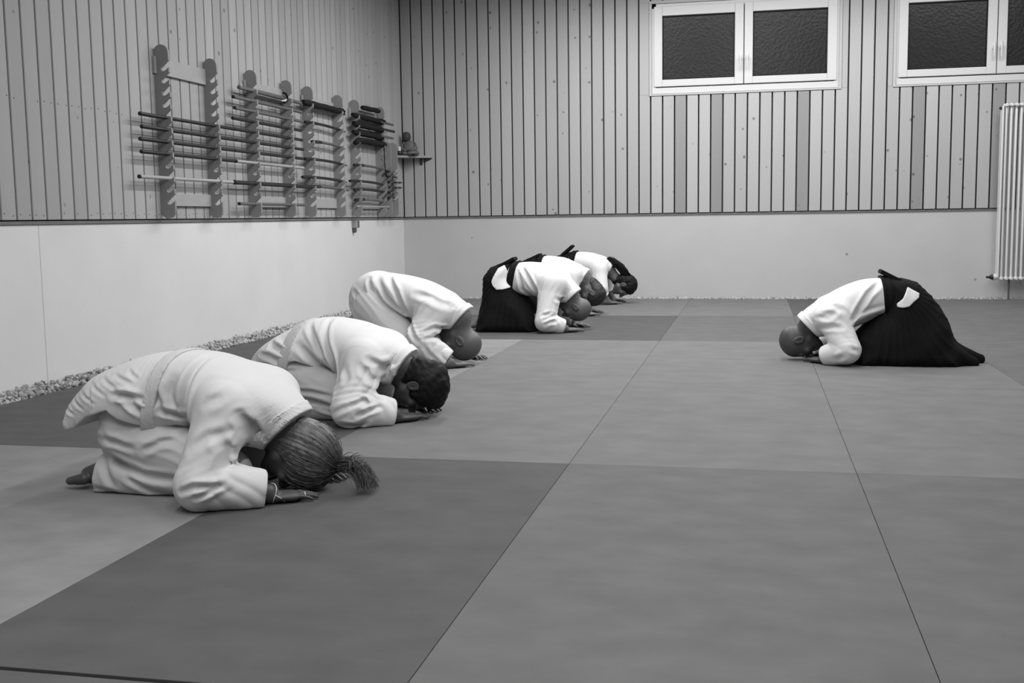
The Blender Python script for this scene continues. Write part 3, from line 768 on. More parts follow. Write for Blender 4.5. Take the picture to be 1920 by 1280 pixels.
def hand(F, Wp, tip, side, sc=1.0, k=0.006, lift=0.0):
    """flat hand on the floor: palm, four unequal fingers, thumb leaving the inner side"""
    W_ = np.array([Wp[0], Wp[1], 0.030]); d = np.array([tip[0] - Wp[0], tip[1] - Wp[1], 0.0]); d /= np.linalg.norm(d)
    inn = np.array([-d[1], d[0], 0.0]);  inn = inn if inn[1] * side < 0 else -inn      # towards the body's middle
    up = np.array([0, 0, 1.0])
    z0 = 0.016 + lift
    def pt(a, b, c): return W_ * [1, 1, 0] + sc * (a * d + b * inn) + up * (c + 0)
    F.cap(pt(-0.05, 0, 0.034 + lift), pt(0.015, 0, 0.026 + lift), 0.027 * sc, 0.024 * sc, 0.02)
    R = np.stack([d, inn, up])
    F.ell(pt(0.055, 0, z0 + 0.004), (0.056 * sc, 0.040 * sc, 0.0165 * sc), 0.012, 'u', R)
    F.ell(pt(0.080, 0.0, z0 + 0.002), (0.028 * sc, 0.041 * sc, 0.0150 * sc), 0.010, 'u', R)
    F.ell(pt(0.035, 0.024, z0), (0.032 * sc, 0.018 * sc, 0.015 * sc), 0.012, 'u', R)
    for b, ln, sp, r in ((0.029, 0.070, 0.10, 0.0085), (0.0095, 0.079, 0.03, 0.0088), (-0.0105, 0.073, -0.04, 0.0084), (-0.0285, 0.056, -0.12, 0.0074)):
        a0 = 0.092 - abs(b) * 0.18
        p0 = pt(a0 - 0.014, b, z0 + 0.003); L_ = [0.48, 0.30, 0.22]; q = p0; zz = z0 + 0.003
        cur = a0 - 0.014; bb = b; tot = ln + 0.014
        for j, fr in enumerate(L_):
            cur += tot * fr; bb += tot * fr * sp; zz2 = [z0 + 0.004, z0 - 0.001, r * 1.02 + lift][j]
            nq = pt(cur, bb, zz2); F.cap(q, nq, r * sc * (1 - 0.08 * j), r * sc * (0.95 - 0.09 * j), 0.003); q = nq
    q0 = pt(0.020, 0.030, z0); q1 = pt(0.052, 0.058, 0.013 + lift); q2 = pt(0.078, 0.068, 0.011 + lift); q3 = pt(0.098, 0.070, 0.010 + lift)
    F.cap(q0, q1, 0.0125 * sc, 0.011 * sc, 0.010); F.cap(q1, q2, 0.0108 * sc, 0.0098 * sc, 0.003); F.cap(q2, q3, 0.0098 * sc, 0.008 * sc, 0.003)
    # nails and knuckles are left to the fine relief

def foot(F, an, tip, side, k=0.02):
    """instep on the mat, sole turned up, toes pointing back"""
    a = np.array(an, float); t = np.array(tip, float)
    F.cap(a, a + (0.01, 0, 0.025), 0.036, 0.032, 0.02)
    F.cap(a + (0.0, 0, 0.02), a * 0.45 + t * 0.55 + (0, 0, 0.012), 0.036, 0.030, 0.02)
    m_ = a * 0.45 + t * 0.55
    for j in range(5):
        o_ = (j - 2) * 0.0165
        r = [0.0135, 0.0095, 0.009, 0.0085, 0.008][j]
        base = m_ + (0, -side * o_, 0.006); end = t + (0.010 * (j > 0) + 0.006 * j, -side * o_ * 1.08, -0.002 + (0.01 if j == 0 else 0))
        base[2] = max(base[2], r); end[2] = max(end[2], r)
        F.cap(base, end, r * 1.5, r, 0.006)

def head(F, c, R, neck, nk_r=0.058, sc=1.0):
    c = np.array(c, float)
    P = lambda r, f, u: c + sc * (R[0] * r + R[1] * f + R[2] * u)
    E = lambda p, rad, k=0.012, op='u': F.ell(P(*p), [q * sc for q in rad], k, op, R)
    F.cap(P(0, -0.028, -0.045), neck, nk_r * sc, nk_r * 1.1, 0.03)
    E((0, -0.012, 0.036), (0.076, 0.099, 0.086), 0.03)
    E((0, 0.030, -0.028), (0.062, 0.062, 0.086), 0.025)
    F.cap(P(-0.048, 0.005, -0.060), P(0, 0.062, -0.098), 0.024 * sc, 0.021 * sc, 0.02)
    F.cap(P(0.048, 0.005, -0.060), P(0, 0.062, -0.098), 0.024 * sc, 0.021 * sc, 0.02)
    F.cap(P(-0.036, 0.079, 0.024), P(0.036, 0.079, 0.024), 0.013 * sc, 0.013 * sc, 0.014)
    for q in (-1, 1):
        E((q * 0.030, 0.100, 0.006), (0.017, 0.014, 0.011), 0.008, 's')
        E((q * 0.030, 0.083, 0.005), (0.0125, 0.0105, 0.010), 0.002)
        F.cap(P(q * 0.019, 0.0935, 0.007), P(q * 0.042, 0.0905, 0.006), 0.0032 * sc, 0.003 * sc, 0.002)
        E((q * 0.045, 0.066, -0.022), (0.022, 0.018, 0.018), 0.016)
        F.cap(P(0, 0.110, -0.036), P(q * 0.013, 0.099, -0.040), 0.010 * sc, 0.0075 * sc, 0.005)
        # ear: disc with rim and hollow
        Re = R
        E((q * 0.078, -0.014, -0.004), (0.011, 0.021, 0.033), 0.006)
        for a in range(7):
            t0, t1 = 0.5 + a * 0.62, 0.5 + (a + 1) * 0.62
            f0, u0, f1, u1 = 0.018 * math.cos(t0), 0.029 * math.sin(t0), 0.018 * math.cos(t1), 0.029 * math.sin(t1)
            F.cap(P(q * 0.085, -0.016 + f0, -0.002 + u0), P(q * 0.085, -0.016 + f1, -0.002 + u1), 0.0048 * sc, 0.0048 * sc, 0.003)
        E((q * 0.092, -0.010, -0.006), (0.010, 0.010, 0.017), 0.004, 's')
    F.cap(P(0, 0.086, 0.012), P(0, 0.112, -0.034), 0.0085 * sc, 0.0125 * sc, 0.010)
    F.cap(P(-0.019, 0.083, -0.066), P(0.019, 0.083, -0.066), 0.009 * sc, 0.009 * sc, 0.006)
    F.cap(P(-0.017, 0.082, -0.076), P(0.017, 0.082, -0.076), 0.009 * sc, 0.009 * sc, 0.006)
    F.cap(P(-0.022, 0.094, -0.0705), P(0.022, 0.094, -0.0705), 0.0022 * sc, 0.0022 * sc, 0.002, 's')
    E((0, 0.072, -0.100), (0.020, 0.017, 0.016), 0.012)

def person(cfg):
    C = cfg; ns = C['near']; h = C['h']
    root = tag(empty('person', (C['at'][0], C['at'][1], 0), math.pi if ns > 0 else 0.0), C['label'], 'person', 'people bowing on the mats')
    hak = C.get('hakama'); sw = Sweep(C['back'])
    R = frame(C['up'], C['fwd']); hc = np.array([C['head'][0], C.get('head_y', 0.0), C['head'][1]])
    neck = np.array([C['neck'][0], 0, C['neck'][1]])
    cdp, cvp = np.array(C['collar'][0]), np.array(C['collar'][1])
    e = cdp - cvp; cn = np.array([e[1], 0, -e[0]]); cn /= np.linalg.norm(cn)
    if cn[0] < 0: cn = -cn
    arms = []
    for s in (ns, -ns):
        A = [np.array(q, float) for q in (C['arm'] if s == ns else C.get('arm2', C['arm']))]
        for q in A: q[1] = abs(q[1]) * s if len(q) > 1 else 0
        if 'tipy' in C: A[3][1] = C['tipy'] * s
        arms.append((s, A))
    # ---------------- body, one continuous surface
    F = Field((-0.70, -0.48, -0.03), (0.72, 0.48, 0.68), h)
    head(F, hc, R, neck, C.get('neck_r', 0.058), C.get('hs', 1.0))
    swb = Sweep(C['back'][C.get('tail', 0):]); lo, hi = swb.box(-0.03); F.put(swb.fn(-0.030), lo, hi, 0.05)
    hip, knee, ank, toe = [np.array(q, float) for q in C['leg']]
    for s in (1, -1):
        m_ = np.array([1, s, 1])
        F.cap(hip * m_, knee * m_, 0.080, 0.052, 0.03); F.cap(knee * m_, ank * m_, 0.050, 0.036, 0.02)
        foot(F, ank * m_, toe * m_, s)
    for s, (sh_, el, wr, tp) in arms:
        F.cap(neck, sh_, 0.055, 0.055, 0.04)
        F.cap(sh_, el, 0.050, 0.040, 0.03); F.cap(el, (wr[0], wr[1], 0.036), 0.042, 0.027, 0.015)
        hand(F, wr, tp, s, C.get('hand', 1.0))
    F.floor(0.001)
    F.mesh('body', C.get('skin', M['skin']), root)
    # ---------------- trousers
    if not hak:
        F = Field((-0.62, -0.42, -0.03), (0.36, 0.42, 0.66), h)
        px, pz, pr = C['pelvis']
        F.ell((px, 0, pz), (pr, C.get('pw', 0.19), pr * 0.95), 0)
        hr, kr, cr = C.get('tr', (0.105, 0.085, 0.075))
        for s in (1, -1):
            m_ = np.array([1, s, 1])
            F.cap(hip * m_, knee * m_, hr, kr, 0.03)
            F.cap(knee * m_, (ank + (-0.02, 0, 0)) * m_, kr * 0.85, cr, 0.014)
        # hem of both legs
        F.plane((ank[0] + C.get('hem', 0.02), 0, 0.03), (-1, 0, -0.12 if False else 0.10)) if C.get('hemcut', True) else None
        for s in (1, -1): F.cap(ank * np.array([1, s, 1]) + (0.0, 0, 0.0), ank * np.array([1, s, 1]) + (-0.2, 0, 0), 0.052, 0.052, 0.004, 's')
        a1, a2 = wob(C['seed'], 26, 10, (1, 1.2, 1)), wob(C['seed'] + 1, 60)
        th = knee - hip; th /= np.linalg.norm(th)
        def dt(x, y, z):
            ph = (x * th[2] - z * th[0]) * 150 + 2.5 * a1(x, y, z)      # folds that run along the thigh
            return 0.0028 * a1(x, y, z) + 0.0032 * (np.abs(np.sin(ph * 0.5)) - 0.5) * np.clip(0.5 + a2(x * .3, y * .3, z * .3), 0, 1)
        F.disp(dt)
        if 'tcrease' in C: F.disp(creases(C['tcrease'], ns))
        F.floor()
        F.mesh('trousers', C.get('pants', M['gi_soft']), root)
    # ---------------- jacket
    F = Field((-0.66, -0.50, -0.03), (0.60, 0.50, 0.68), h)
    lo, hi = sw.box(); F.put(sw.fn(0.0), lo, hi, 0)
    X2 = F.ax[0][:, None] + 0 * F.ax[2][None]; Z2 = F.ax[2][None] + 0 * X2
    if 'hem_cut' in C: F.D = np.maximum(F.D, (-poly_sd(X2, Z2, C['hem_cut'])).astype(np.float32)[:, None, :])
    F.plane((cdp[0], 0, cdp[1]), cn)
    sr = C.get('sleeve', (0.088, 0.082, 0.068))
    for s, (sh_, el, wr, tp) in arms:
        cuff = el + (wr - el) * C.get('cuff', 0.80); cuff[2] = max(cuff[2], 0.045) if cuff[2] < 0.08 else cuff[2]
        F.cap(sh_ * np.array([1, 0.82, 1]), sh_, sr[0] * 1.1, sr[0], 0.05)
        F.cap(sh_, el, sr[0], sr[1], C.get('ak', 0.035))
        F.cap(el, cuff, sr[1], sr[2], 0.012)
    for q in C.get('puff', []): F.ell(*q)
    b1, b2, b3 = wob(C['seed'] + 5, 16, 10), wob(C['seed'] + 6, 38, 12), wob(C['seed'] + 7, 9, 8)
    amp = C.get('amp', 1.0)
    def dj(x, y, z):
        n1 = b1(x, y, z); n2 = b2(x, y, z); n3 = b3(x, y, z)
        a = 0.0022 * n1 + 0.0008 * n2
        for s, (sh_, el, wr, tp) in arms:
            d1 = el - sh_; L1 = np.linalg.norm(d1); d1 = d1 / L1
            px, py, pz = x - sh_[0], y - sh_[1], z - sh_[2]
            t = px * d1[0] + py * d1[1] + pz * d1[2]; rad_ = np.sqrt(np.maximum(px * px + py * py + pz * pz - t * t, 0))
            near = np.clip(1 - (rad_ - 0.11) / 0.05, 0, 1) * (y * s > 0.06) * np.clip(t / 0.06, 0, 1) * np.clip((L1 + .05 - t) / 0.05, 0, 1)
            e1 = np.cross(d1, [1, 0, 0]); e1 /= np.linalg.norm(e1); e2 = np.cross(d1, e1)
            an = np.arctan2(px * e2[0] + py * e2[1] + pz * e2[2], px * e1[0] + py * e1[1] + pz * e1[2])
            # long drapes down the upper arm, drifting round it
            q = np.sin(an * 4 + t * 16 * s + 1.5 * n3 + 0.8 * n1)
            a = a - near * 0.0062 * (np.abs(q) - 0.5) * np.clip(0.7 + 0.5 * n3, 0, 1.1)
            # slanting crumples in the crook of the elbow
            e_ = np.exp(-((t - L1 * 0.86) / 0.06) ** 2) * near
            q = np.sin(t * 95 + an * 3 * s + 2.4 * n1 + 0.7 * n2)
            a = a - e_ * 0.0048 * (np.abs(q) - 0.5) * np.clip(0.5 + 0.8 * n3, 0, 1.2)
            d2 = wr - el; L2 = np.linalg.norm(d2); d2 = d2 / L2
            px, py, pz = x - el[0], y - el[1], z - el[2]
            t = px * d2[0] + py * d2[1] + pz * d2[2]; rad_ = np.sqrt(np.maximum(px * px + py * py + pz * pz - t * t, 0))
            near = np.clip(1 - (rad_ - 0.085) / 0.03, 0, 1) * np.clip(t / 0.03, 0, 1)
            q = np.sin(t * 62 + z * 30 + 3.0 * n1 + 1.0 * n2)
            a = a - near * 0.0080 * (np.abs(q) - 0.5) * np.clip(0.6 + 0.6 * n3, 0, 1.2)
        return a * amp
    F.disp(dj)
    if 'jcrease' in C: F.disp(creases(C['jcrease'], ns))
    nd = hc - neck; nd /= np.linalg.norm(nd)
    F.cap(neck + nd * C.get('open0', -0.01), hc + nd * 0.10, C.get('open', 0.074), 0.10, 0.006, 's')
    for s, (sh_, el, wr, tp) in arms:
        d2 = (wr - el) / np.linalg.norm(wr - el); cuff = el + (wr - el) * C.get('cuff', 0.80)
        # open cuff
        cu = el + (wr - el) * (C.get('cuff', 0.80)); cu = cu + d2 * (sr[2] * 0.45)
        sl, P = F.sub(np.minimum(el, wr) - 0.13, np.maximum(el, wr) + 0.16)
        dd = (P[0] - cu[0]) * d2[0] + (P[1] - cu[1]) * d2[1] + (P[2] - cu[2]) * d2[2]
        ok = ((P[0] - cu[0]) ** 2 + (P[1] - cu[1]) ** 2 + (P[2] - cu[2]) ** 2) < 0.115 ** 2
        F.D[sl] = np.where(ok & (dd > 0), np.maximum(F.D[sl], dd), F.D[sl])
        F.cap(cu - d2 * 0.05, cu + d2 * 0.08, sr[2] * 0.62, sr[2] * 0.80, 0.004, 's')
    F.floor()
    jk = F.mesh('jacket', C.get('cloth', M['gi']), root)
    # collar band along the neck opening
    F2 = Field((cdp[0] - 0.26, -0.24, min(cvp[1], cdp[1]) - 0.14), (cdp[0] + 0.14, 0.24, cdp[1] + 0.10), h)
    lo, hi = sw.box(0.01); F2.put(sw.fn(0.005), lo, hi, 0)
    F2.plane((cdp[0] + cn[0] * 0.004, 0, cdp[1] + cn[2] * 0.004), cn)
    F2.plane((cdp[0] - cn[0] * 0.036, 0, cdp[1] - cn[2] * 0.036), -cn)
    if C.get('quilt'):
        def st(x, y, z): 
            t = x * e[0] + z * e[1]
            return 0.0012 * np.sin(((x - cdp[0]) * cn[0] + (z - cdp[1]) * cn[2]) * 6.283 / 0.0075)
        F2.disp(st)
    F2.cap(neck + nd * C.get('open0', -0.01), hc + nd * 0.10, C.get('open', 0.074), 0.10, 0.004, 's')
    F2.mesh('collar', C.get('collar_m', C.get('cloth', M['gi'])), jk)
    # ---------------- belt
    if 'belt' in C:
        (bx, bz), (nx, nz), half = C['belt']
        F = Field((-0.45, -0.32, 0.05), (0.25, 0.32, 0.62), h)
        lo, hi = sw.box(0.02); F.put(sw.fn(0.0085), lo, hi, 0)
        F.disp(lambda x, y, z: 0.0010 * wob(3, 30)(x, y, z))
        n_ = np.array([nx, 0, nz]); n_ = n_ / np.linalg.norm(n_)
        F.plane(np.array([bx, 0, bz]) + n_ * half, n_); F.plane(np.array([bx, 0, bz]) - n_ * half, -n_)
        F.mesh('belt', M['belt'], root)
    # ---------------- hakama
    if hak:
        F = Field((-0.76, -0.46, -0.03), (0.36, 0.46, 0.66), h)
        X = F.ax[0][:, None] + 0 * F.ax[2][None]; Z = F.ax[2][None] + 0 * X
        Rr = hak.get('round', 0.13); sd = poly_sd(X, Z, hak['poly'])
        # leave the lower edge unrounded
        u = np.maximum(Rr + np.where(sd > -Rr, sd, -Rr), 0) / Rr
        W_ = hak['w1'] + (hak['w0'] - hak['w1']) * np.clip(1 - Z / hak.get('zt', 0.45), 0, 1) ** 1.2
        yy = np.abs(F.ax[1])[None, :, None] / W_[:, None, :]
        g = (u[:, None, :] ** 2.2 + yy ** 2.2) ** (1 / 2.2)
        F.D = ((g - 1) * Rr).astype(np.float32)
        for q in hak.get('add', []): F.cap(*q)
        c1, c2 = wob(C['seed'] + 9, 14), wob(C['seed'] + 10, 34)
        hx, hz = hak['apex']
        def dh(x, y, z):
            ang = np.arctan2(x - hx, hz + 0.02 - z)
            pl_ = np.sin(ang * hak.get('pl', 26) + 0.7 * c1(x, y, z)); dist = np.hypot(x - hx, z - hz)
            return 0.0045 * (np.abs(pl_) ** 0.6 - 0.6) * np.clip(dist / 0.2, 0, 1) + 0.004 * c1(x, y, z) + 0.0014 * c2(x, y, z)
        F.disp(dh)
        for q in hak.get('slit', []):
            F.ell(*q)
        F.floor()
        Dh = F.D.copy()
        hk = F.mesh('hakama', M['hakama'], root)
        if 'patch' in hak:
            F.D = np.maximum(np.maximum(Dh - 0.006, -(Dh + 0.02)), poly_sd(X, Z, hak['patch']).astype(np.float32)[:, None, :])
            F.plane((0, 0.03 * ns, 0), (0, -ns, 0))
            p1 = wob(C['seed'] + 30, 34, 10, (1.2, .3, .6))
            F.disp(lambda x, y, z: 0.003 * p1(x, y, z) - 0.002)
            F.mesh('jacket_side', M['gi'], jk)
        # waist straps
        F = Field((-0.40, -0.30, 0.12), (0.22, 0.30, 0.64), h)
        lo, hi = sw.box(0.03); F.put(sw.fn(0.016), lo, hi, 0)
        (bx, bz), (nx, nz), half = hak['strap']; n_ = np.array([nx, 0, nz]); n_ = n_ / np.linalg.norm(n_)
        F.plane(np.array([bx, 0, bz]) + n_ * half, n_); F.plane(np.array([bx, 0, bz]) - n_ * half, -n_)
        F.disp(lambda x, y, z: 0.0016 * np.sin(((x - bx) * n_[0] + (z - bz) * n_[2]) * 190))
        F.mesh('waist_strap', M['hakama'], hk)
        # stiff board at the small of the back
        a, b = hak['board']; a = Vector((a[0], 0, a[1])); b = Vector((b[0], 0, b[1])); d = (b - a).normalized(); nn = Vector((d.z, 0, -d.x))
        bm = bmesh.new(); wa, wb2, th_ = 0.115, 0.075, 0.013
        vs = []
        for t_ in (-th_, th_):
            for p_, w_ in ((a, wa), (b, wb2)):
                for sgn in (-1, 1): vs.append(bm.verts.new(p_ + nn * t_ + Vector((0, sgn * w_, 0))))
        for f_ in ((0, 1, 3, 2), (4, 6, 7, 5), (0, 2, 6, 4), (1, 5, 7, 3), (2, 3, 7, 6), (0, 4, 5, 1)): bm.faces.new([vs[i] for i in f_])
        bmesh.ops.recalc_face_normals(bm, faces=bm.faces[:]); bmesh.ops.bevel(bm, geom=bm.edges[:], offset=0.004, segments=2, affect='EDGES')
        fin('back_board', bm, M['hakama'], hk, True, 40)
    # ---------------- hair
    hr_ = C.get('hair')
    if hr_:
        F = Field(tuple(hc - 0.20), tuple(hc + 0.20), 0.0031 if 'tie' in hr_ else min(h, 0.0045)); sc = C.get('hs', 1.0)
        P = lambda r, f, u: hc + sc * (R[0] * r + R[1] * f + R[2] * u)
        th_ = hr_['thick']
        F.ell(P(0, -0.012, 0.036), ((0.076 + th_) * sc, (0.099 + th_) * sc, (0.086 + th_) * sc), 0, 'u', R)
        F.cap(P(0, -0.055, -0.01), P(0, -0.055, hr_.get('nape', -0.055)), (0.060 + th_ * .7) * sc, (0.050 + th_ * .6) * sc, 0.02)
        if hr_.get('cover'): F.cap(P(0, -0.045, 0.0), neck + nd * 0.01, 0.072, 0.064, 0.04)
        elif hr_.get('low'): F.cap(P(0, -0.045, 0.0), neck * 0.45 + hc * 0.55 - R[1] * 0.026, 0.078, 0.070, 0.03)
        # free the face and the ears
        F.ell(P(0, 0.135, -0.055), (0.115 * sc, 0.115 * sc, 0.120 * sc), 0.01, 's', R)
        for q in (-1, 1):
            if not hr_.get('cover'): F.ell(P(q * 0.098, -0.008, -0.022), (0.030 * sc, 0.034 * sc, 0.044 * sc), 0.008, 's', R)
        n1, n2 = wob(C['seed'] + 20, 70, 14), wob(C['seed'] + 21, 150, 16)
        F.disp(lambda x, y, z: hr_.get('rough', 0.002) * (n1(x, y, z) + 0.6 * n2(x, y, z)))
        if 'tie' in hr_:
            tp = P(*hr_['tie']); ax = tp - P(0, -0.012, 0.02); ax /= np.linalg.norm(ax)
            a1 = np.cross(ax, [0, 1, 0.3]); a1 /= np.linalg.norm(a1); a2 = np.cross(ax, a1)
            def dm(x, y, z):
                vx, vy, vz = x - tp[0], y - tp[1], z - tp[2]
                an = np.arctan2(vx * a2[0] + vy * a2[1] + vz * a2[2], vx * a1[0] + vy * a1[1] + vz * a1[2])
                return 0.0012 * np.sin(38 * an + 2.0 * n1(x * .4, y * .4, z * .4)) + 0.0009 * np.sin(71 * an + 2 * n1(x * .5, y * .5, z * .5)) + 0.0015 * np.sin(11 * an + n1(x * .3, y * .3, z * .3))
            F.disp(dm)
        F.floor(0.004)
        ho = F.mesh('hair', hr_['m'], root)
        if 'tie' in hr_: ponytail(C, hc, R, P, tp, ax, root, ho)
        if 'fall' in hr_:
            bm = bmesh.new(); rr = random.Random(5)
            for n in range(190):
                p0 = P(rr.uniform(-.05, .05), -0.09 + rr.uniform(-.03, .02), rr.uniform(-.02, .06))
                p3 = np.array(hr_['fall']) + np.array([rr.uniform(-.03, .03), rr.uniform(-.05, .05), rr.uniform(-.02, .02)])
                mid = (p0 + p3) / 2 + np.array([rr.uniform(-.01, .03), rr.uniform(-.01, .01), rr.uniform(0.0, .03)])
                bm_tube(bm, [p0, (p0 + mid) / 2 + (0.004, 0, 0.006), mid, (mid + p3) / 2, p3], [0.0045, 0.005, 0.005, 0.004, 0.0015], 5)
            fin('loose_hair', bm, hr_['m'], ho, True)
    return root

def ponytail(C, hc, R, P, tp, ax, root, ho):
    rr = random.Random(11)
    tw = hc * 0; end = np.array([0.60, -0.03, 0.016])
    bm = bmesh.new()
    for n in range(420):
        a = rr.uniform(0, 6.28); q = rr.random() ** .5
        off = np.array([rr.gauss(0, .006), rr.gauss(0, .007), rr.gauss(0, .006)])
        p0 = tp + off * 0.7
        up_ = rr.random()
        e = np.array([0.575 + rr.uniform(-.04, .025), -0.02 + rr.gauss(0, .026), 0.010 + abs(rr.gauss(0, .012))])
        if up_ > 0.78: e = np.array([0.545 + rr.uniform(-.03, .03), -0.05 + rr.gauss(0, .02), 0.10 + rr.uniform(-.05, .012)])
        p1 = tp + np.array([0.030, 0, 0.018]) + off * 1.6
        p2 = (p1 + e) / 2 + np.array([0.014, 0, 0.022 if up_ < .78 else 0.012]) + off
        pts = catmull([p0, p1, p2, e], 4)
        pts[:, 2] = np.maximum(pts[:, 2], 0.006)
        k = len(pts); bm_tube(bm, pts, [0.0014 * (1 - 0.75 * (i / (k - 1)) ** 2) for i in range(k)], 4)
    # loose strands combed over the head towards the tie
    for n in range(70):
        a = rr.uniform(-1.2, 3.8)
        v = R[0] * math.cos(a) - R[1] * math.sin(a)
        st = P(0, -0.012, 0.0) + v * np.array([1, 1, 1]) * 0.092 * rr.uniform(.94, 1.03) - R[2] * rr.uniform(-.03, .09)
        cpt = P(0, -0.012, 0.036)
        pts = []
        for t in np.linspace(0, 1, 7):
            p = st * (1 - t) + tp * t; d = p - cpt; d = d / np.linalg.norm(d)
            loc = R @ d; rad_ = 1 / math.sqrt((loc[0] / 0.0915) ** 2 + (loc[1] / 0.1145) ** 2 + (loc[2] / 0.1015) ** 2)
            lift = 0.006 * math.sin(math.pi * t) * rr.uniform(.0, 1.6)
            pts.append(cpt + d * (rad_ + 0.0012 + lift))
        pts = np.array(pts); pts[:, 2] = np.maximum(pts[:, 2], 0.006)
        bm_tube(bm, pts, [0.0006, 0.0009, 0.0011, 0.0011, 0.0011, 0.0010, 0.0008], 4)
    fin('ponytail', bm, C['hair']['m'], ho, True)
    bm = bmesh.new(); t0 = tp + np.array([0.012, 0, 0.008]); d = np.array([0.9, 0, 0.42]); b_ = np.array([0, 1, 0]); c_ = np.cross(d, b_)
    bm_tube(bm, [t0 + 0.0135 * (math.cos(q) * b_ + math.sin(q) * c_) for q in [i * 6.2832 / 16 for i in range(17)]], 0.0042, 8)
    fin('hair_tie', bm, M['tie'], ho, True)

# ------------------------------------------------------------------ the seven people
# cloth creases: (points in x,z on the flank; depth; width)
CREASE_P1j = [
   ([(0.038, 0.449), (0.023, 0.387), (0.009, 0.303), (-0.003, 0.189)], 0.0080, 0.0120),
   ([(0.226, 0.294), (0.241, 0.256), (0.245, 0.212), (0.232, 0.168)], 0.0090, 0.0100),
   ([(0.102, 0.074), (0.144, 0.092), (0.185, 0.088), (0.214, 0.089)], 0.0090, 0.0090),
   ([(0.148, 0.057), (0.184, 0.072), (0.202, 0.083)], 0.0080, 0.0080),
   ([(0.132, 0.325), (0.181, 0.349)], 0.0050, 0.0140),
   ([(0.11, 0.197), (0.158, 0.232), (0.212, 0.244)], 0.0050, 0.0140),
   ([(0.182, 0.232), (0.209, 0.189), (0.2, 0.123)], 0.0060, 0.0120),
   ([(-0.075, 0.284), (-0.038, 0.273), (0.004, 0.257)], 0.0070, 0.0100),
   ([(-0.22, 0.338), (-0.177, 0.338), (-0.131, 0.322)], 0.0080, 0.0100),
   ([(-0.177, 0.327), (-0.148, 0.299), (-0.124, 0.277)], 0.0080, 0.0100),
   ([(-0.08, 0.414), (-0.095, 0.357), (-0.068, 0.284)], 0.0050, 0.0120),
   ([(-0.032, 0.386), (-0.041, 0.341), (-0.025, 0.285)], 0.0040, 0.0140),
]
CREASE_P1j += [
   ([(-0.196, 0.412), (-0.151, 0.387)], 0.0020, 0.0050),
   ([(-0.241, 0.397), (-0.167, 0.375)], 0.0020, 0.0050),
   ([(-0.287, 0.385), (-0.212, 0.357)], 0.0020, 0.0050),
   ([(-0.332, 0.367), (-0.252, 0.334)], 0.0020, 0.0050),
   ([(-0.379, 0.34), (-0.291, 0.307)], 0.0020, 0.0050),
   ([(-0.419, 0.315), (-0.344, 0.285)], 0.0020, 0.0050),
   ([(-0.454, 0.285), (-0.394, 0.265)], 0.0020, 0.0050),
]
CREASE_P1t = [
   ([(-0.305, 0.186), (-0.23, 0.177), (-0.162, 0.156)], 0.0050, 0.0100),
   ([(-0.138, 0.151), (-0.08, 0.181), (-0.031, 0.188)], 0.0060, 0.0100),
   ([(-0.277, 0.129), (-0.204, 0.091), (-0.136, 0.07), (-0.022, 0.063)], 0.0100, 0.0120),
   ([(-0.253, 0.107), (-0.193, 0.057), (-0.114, 0.019), (-0.022, -0.001)], 0.0060, 0.0120),
   ([(-0.335, 0.016), (-0.285, 0.007), (-0.229, -0.009)], 0.0050, 0.0100),
   ([(-0.292, 0.204), (-0.255, 0.188), (-0.217, 0.183)], 0.0040, 0.0100),
   ([(-0.298, 0.105), (-0.281, 0.065), (-0.258, 0.031)], 0.0050, 0.0120),
]
CREASE_P2j = [
   ([(-0.026, 0.445), (0.002, 0.347), (0.035, 0.269), (0.053, 0.185), (0.066, 0.111)], 0.0090, 0.0120),
   ([(-0.099, 0.418), (-0.058, 0.364), (-0.019, 0.305)], 0.0070, 0.0120),
   ([(-0.133, 0.338), (-0.082, 0.284), (0.009, 0.205)], 0.0070, 0.0140),
   ([(0.221, 0.291), (0.261, 0.262), (0.267, 0.218), (0.278, 0.15)], 0.0090, 0.0110),
   ([(0.197, 0.264), (0.236, 0.216), (0.275, 0.168)], 0.0060, 0.0120),
   ([(0.13, 0.253), (0.144, 0.204)], 0.0050, 0.0140),
   ([(0.184, 0.106), (0.225, 0.121), (0.244, 0.097)], 0.0090, 0.0090),
   ([(0.208, 0.062), (0.249, 0.078), (0.284, 0.088)], 0.0080, 0.0090),
   ([(0.106, 0.07), (0.148, 0.095), (0.184, 0.106)], 0.0060, 0.0110),
   ([(0.135, 0.021), (0.196, 0.013), (0.227, 0.024)], 0.0070, 0.0100),
   ([(0.259, 0.229), (0.307, 0.279)], 0.0060, 0.0120),
   ([(-0.272, 0.337), (-0.23, 0.327), (-0.183, 0.303)], 0.0080, 0.0110),
   ([(-0.322, 0.291), (-0.263, 0.287), (-0.211, 0.262)], 0.0060, 0.0110),
]
CREASE_P2t = [
   ([(-0.231, 0.205), (-0.182, 0.22), (-0.135, 0.224)], 0.0050, 0.0090),
   ([(-0.211, 0.18), (-0.151, 0.206)], 0.0050, 0.0090),
   ([(-0.175, 0.135), (-0.069, 0.132), (0.035, 0.114)], 0.0060, 0.0090),
   ([(-0.161, 0.1), (-0.05, 0.087), (0.038, 0.062)], 0.0100, 0.0100),
   ([(-0.071, 0.077), (-0.019, 0.058), (0.038, 0.039)], 0.0060, 0.0100),
]
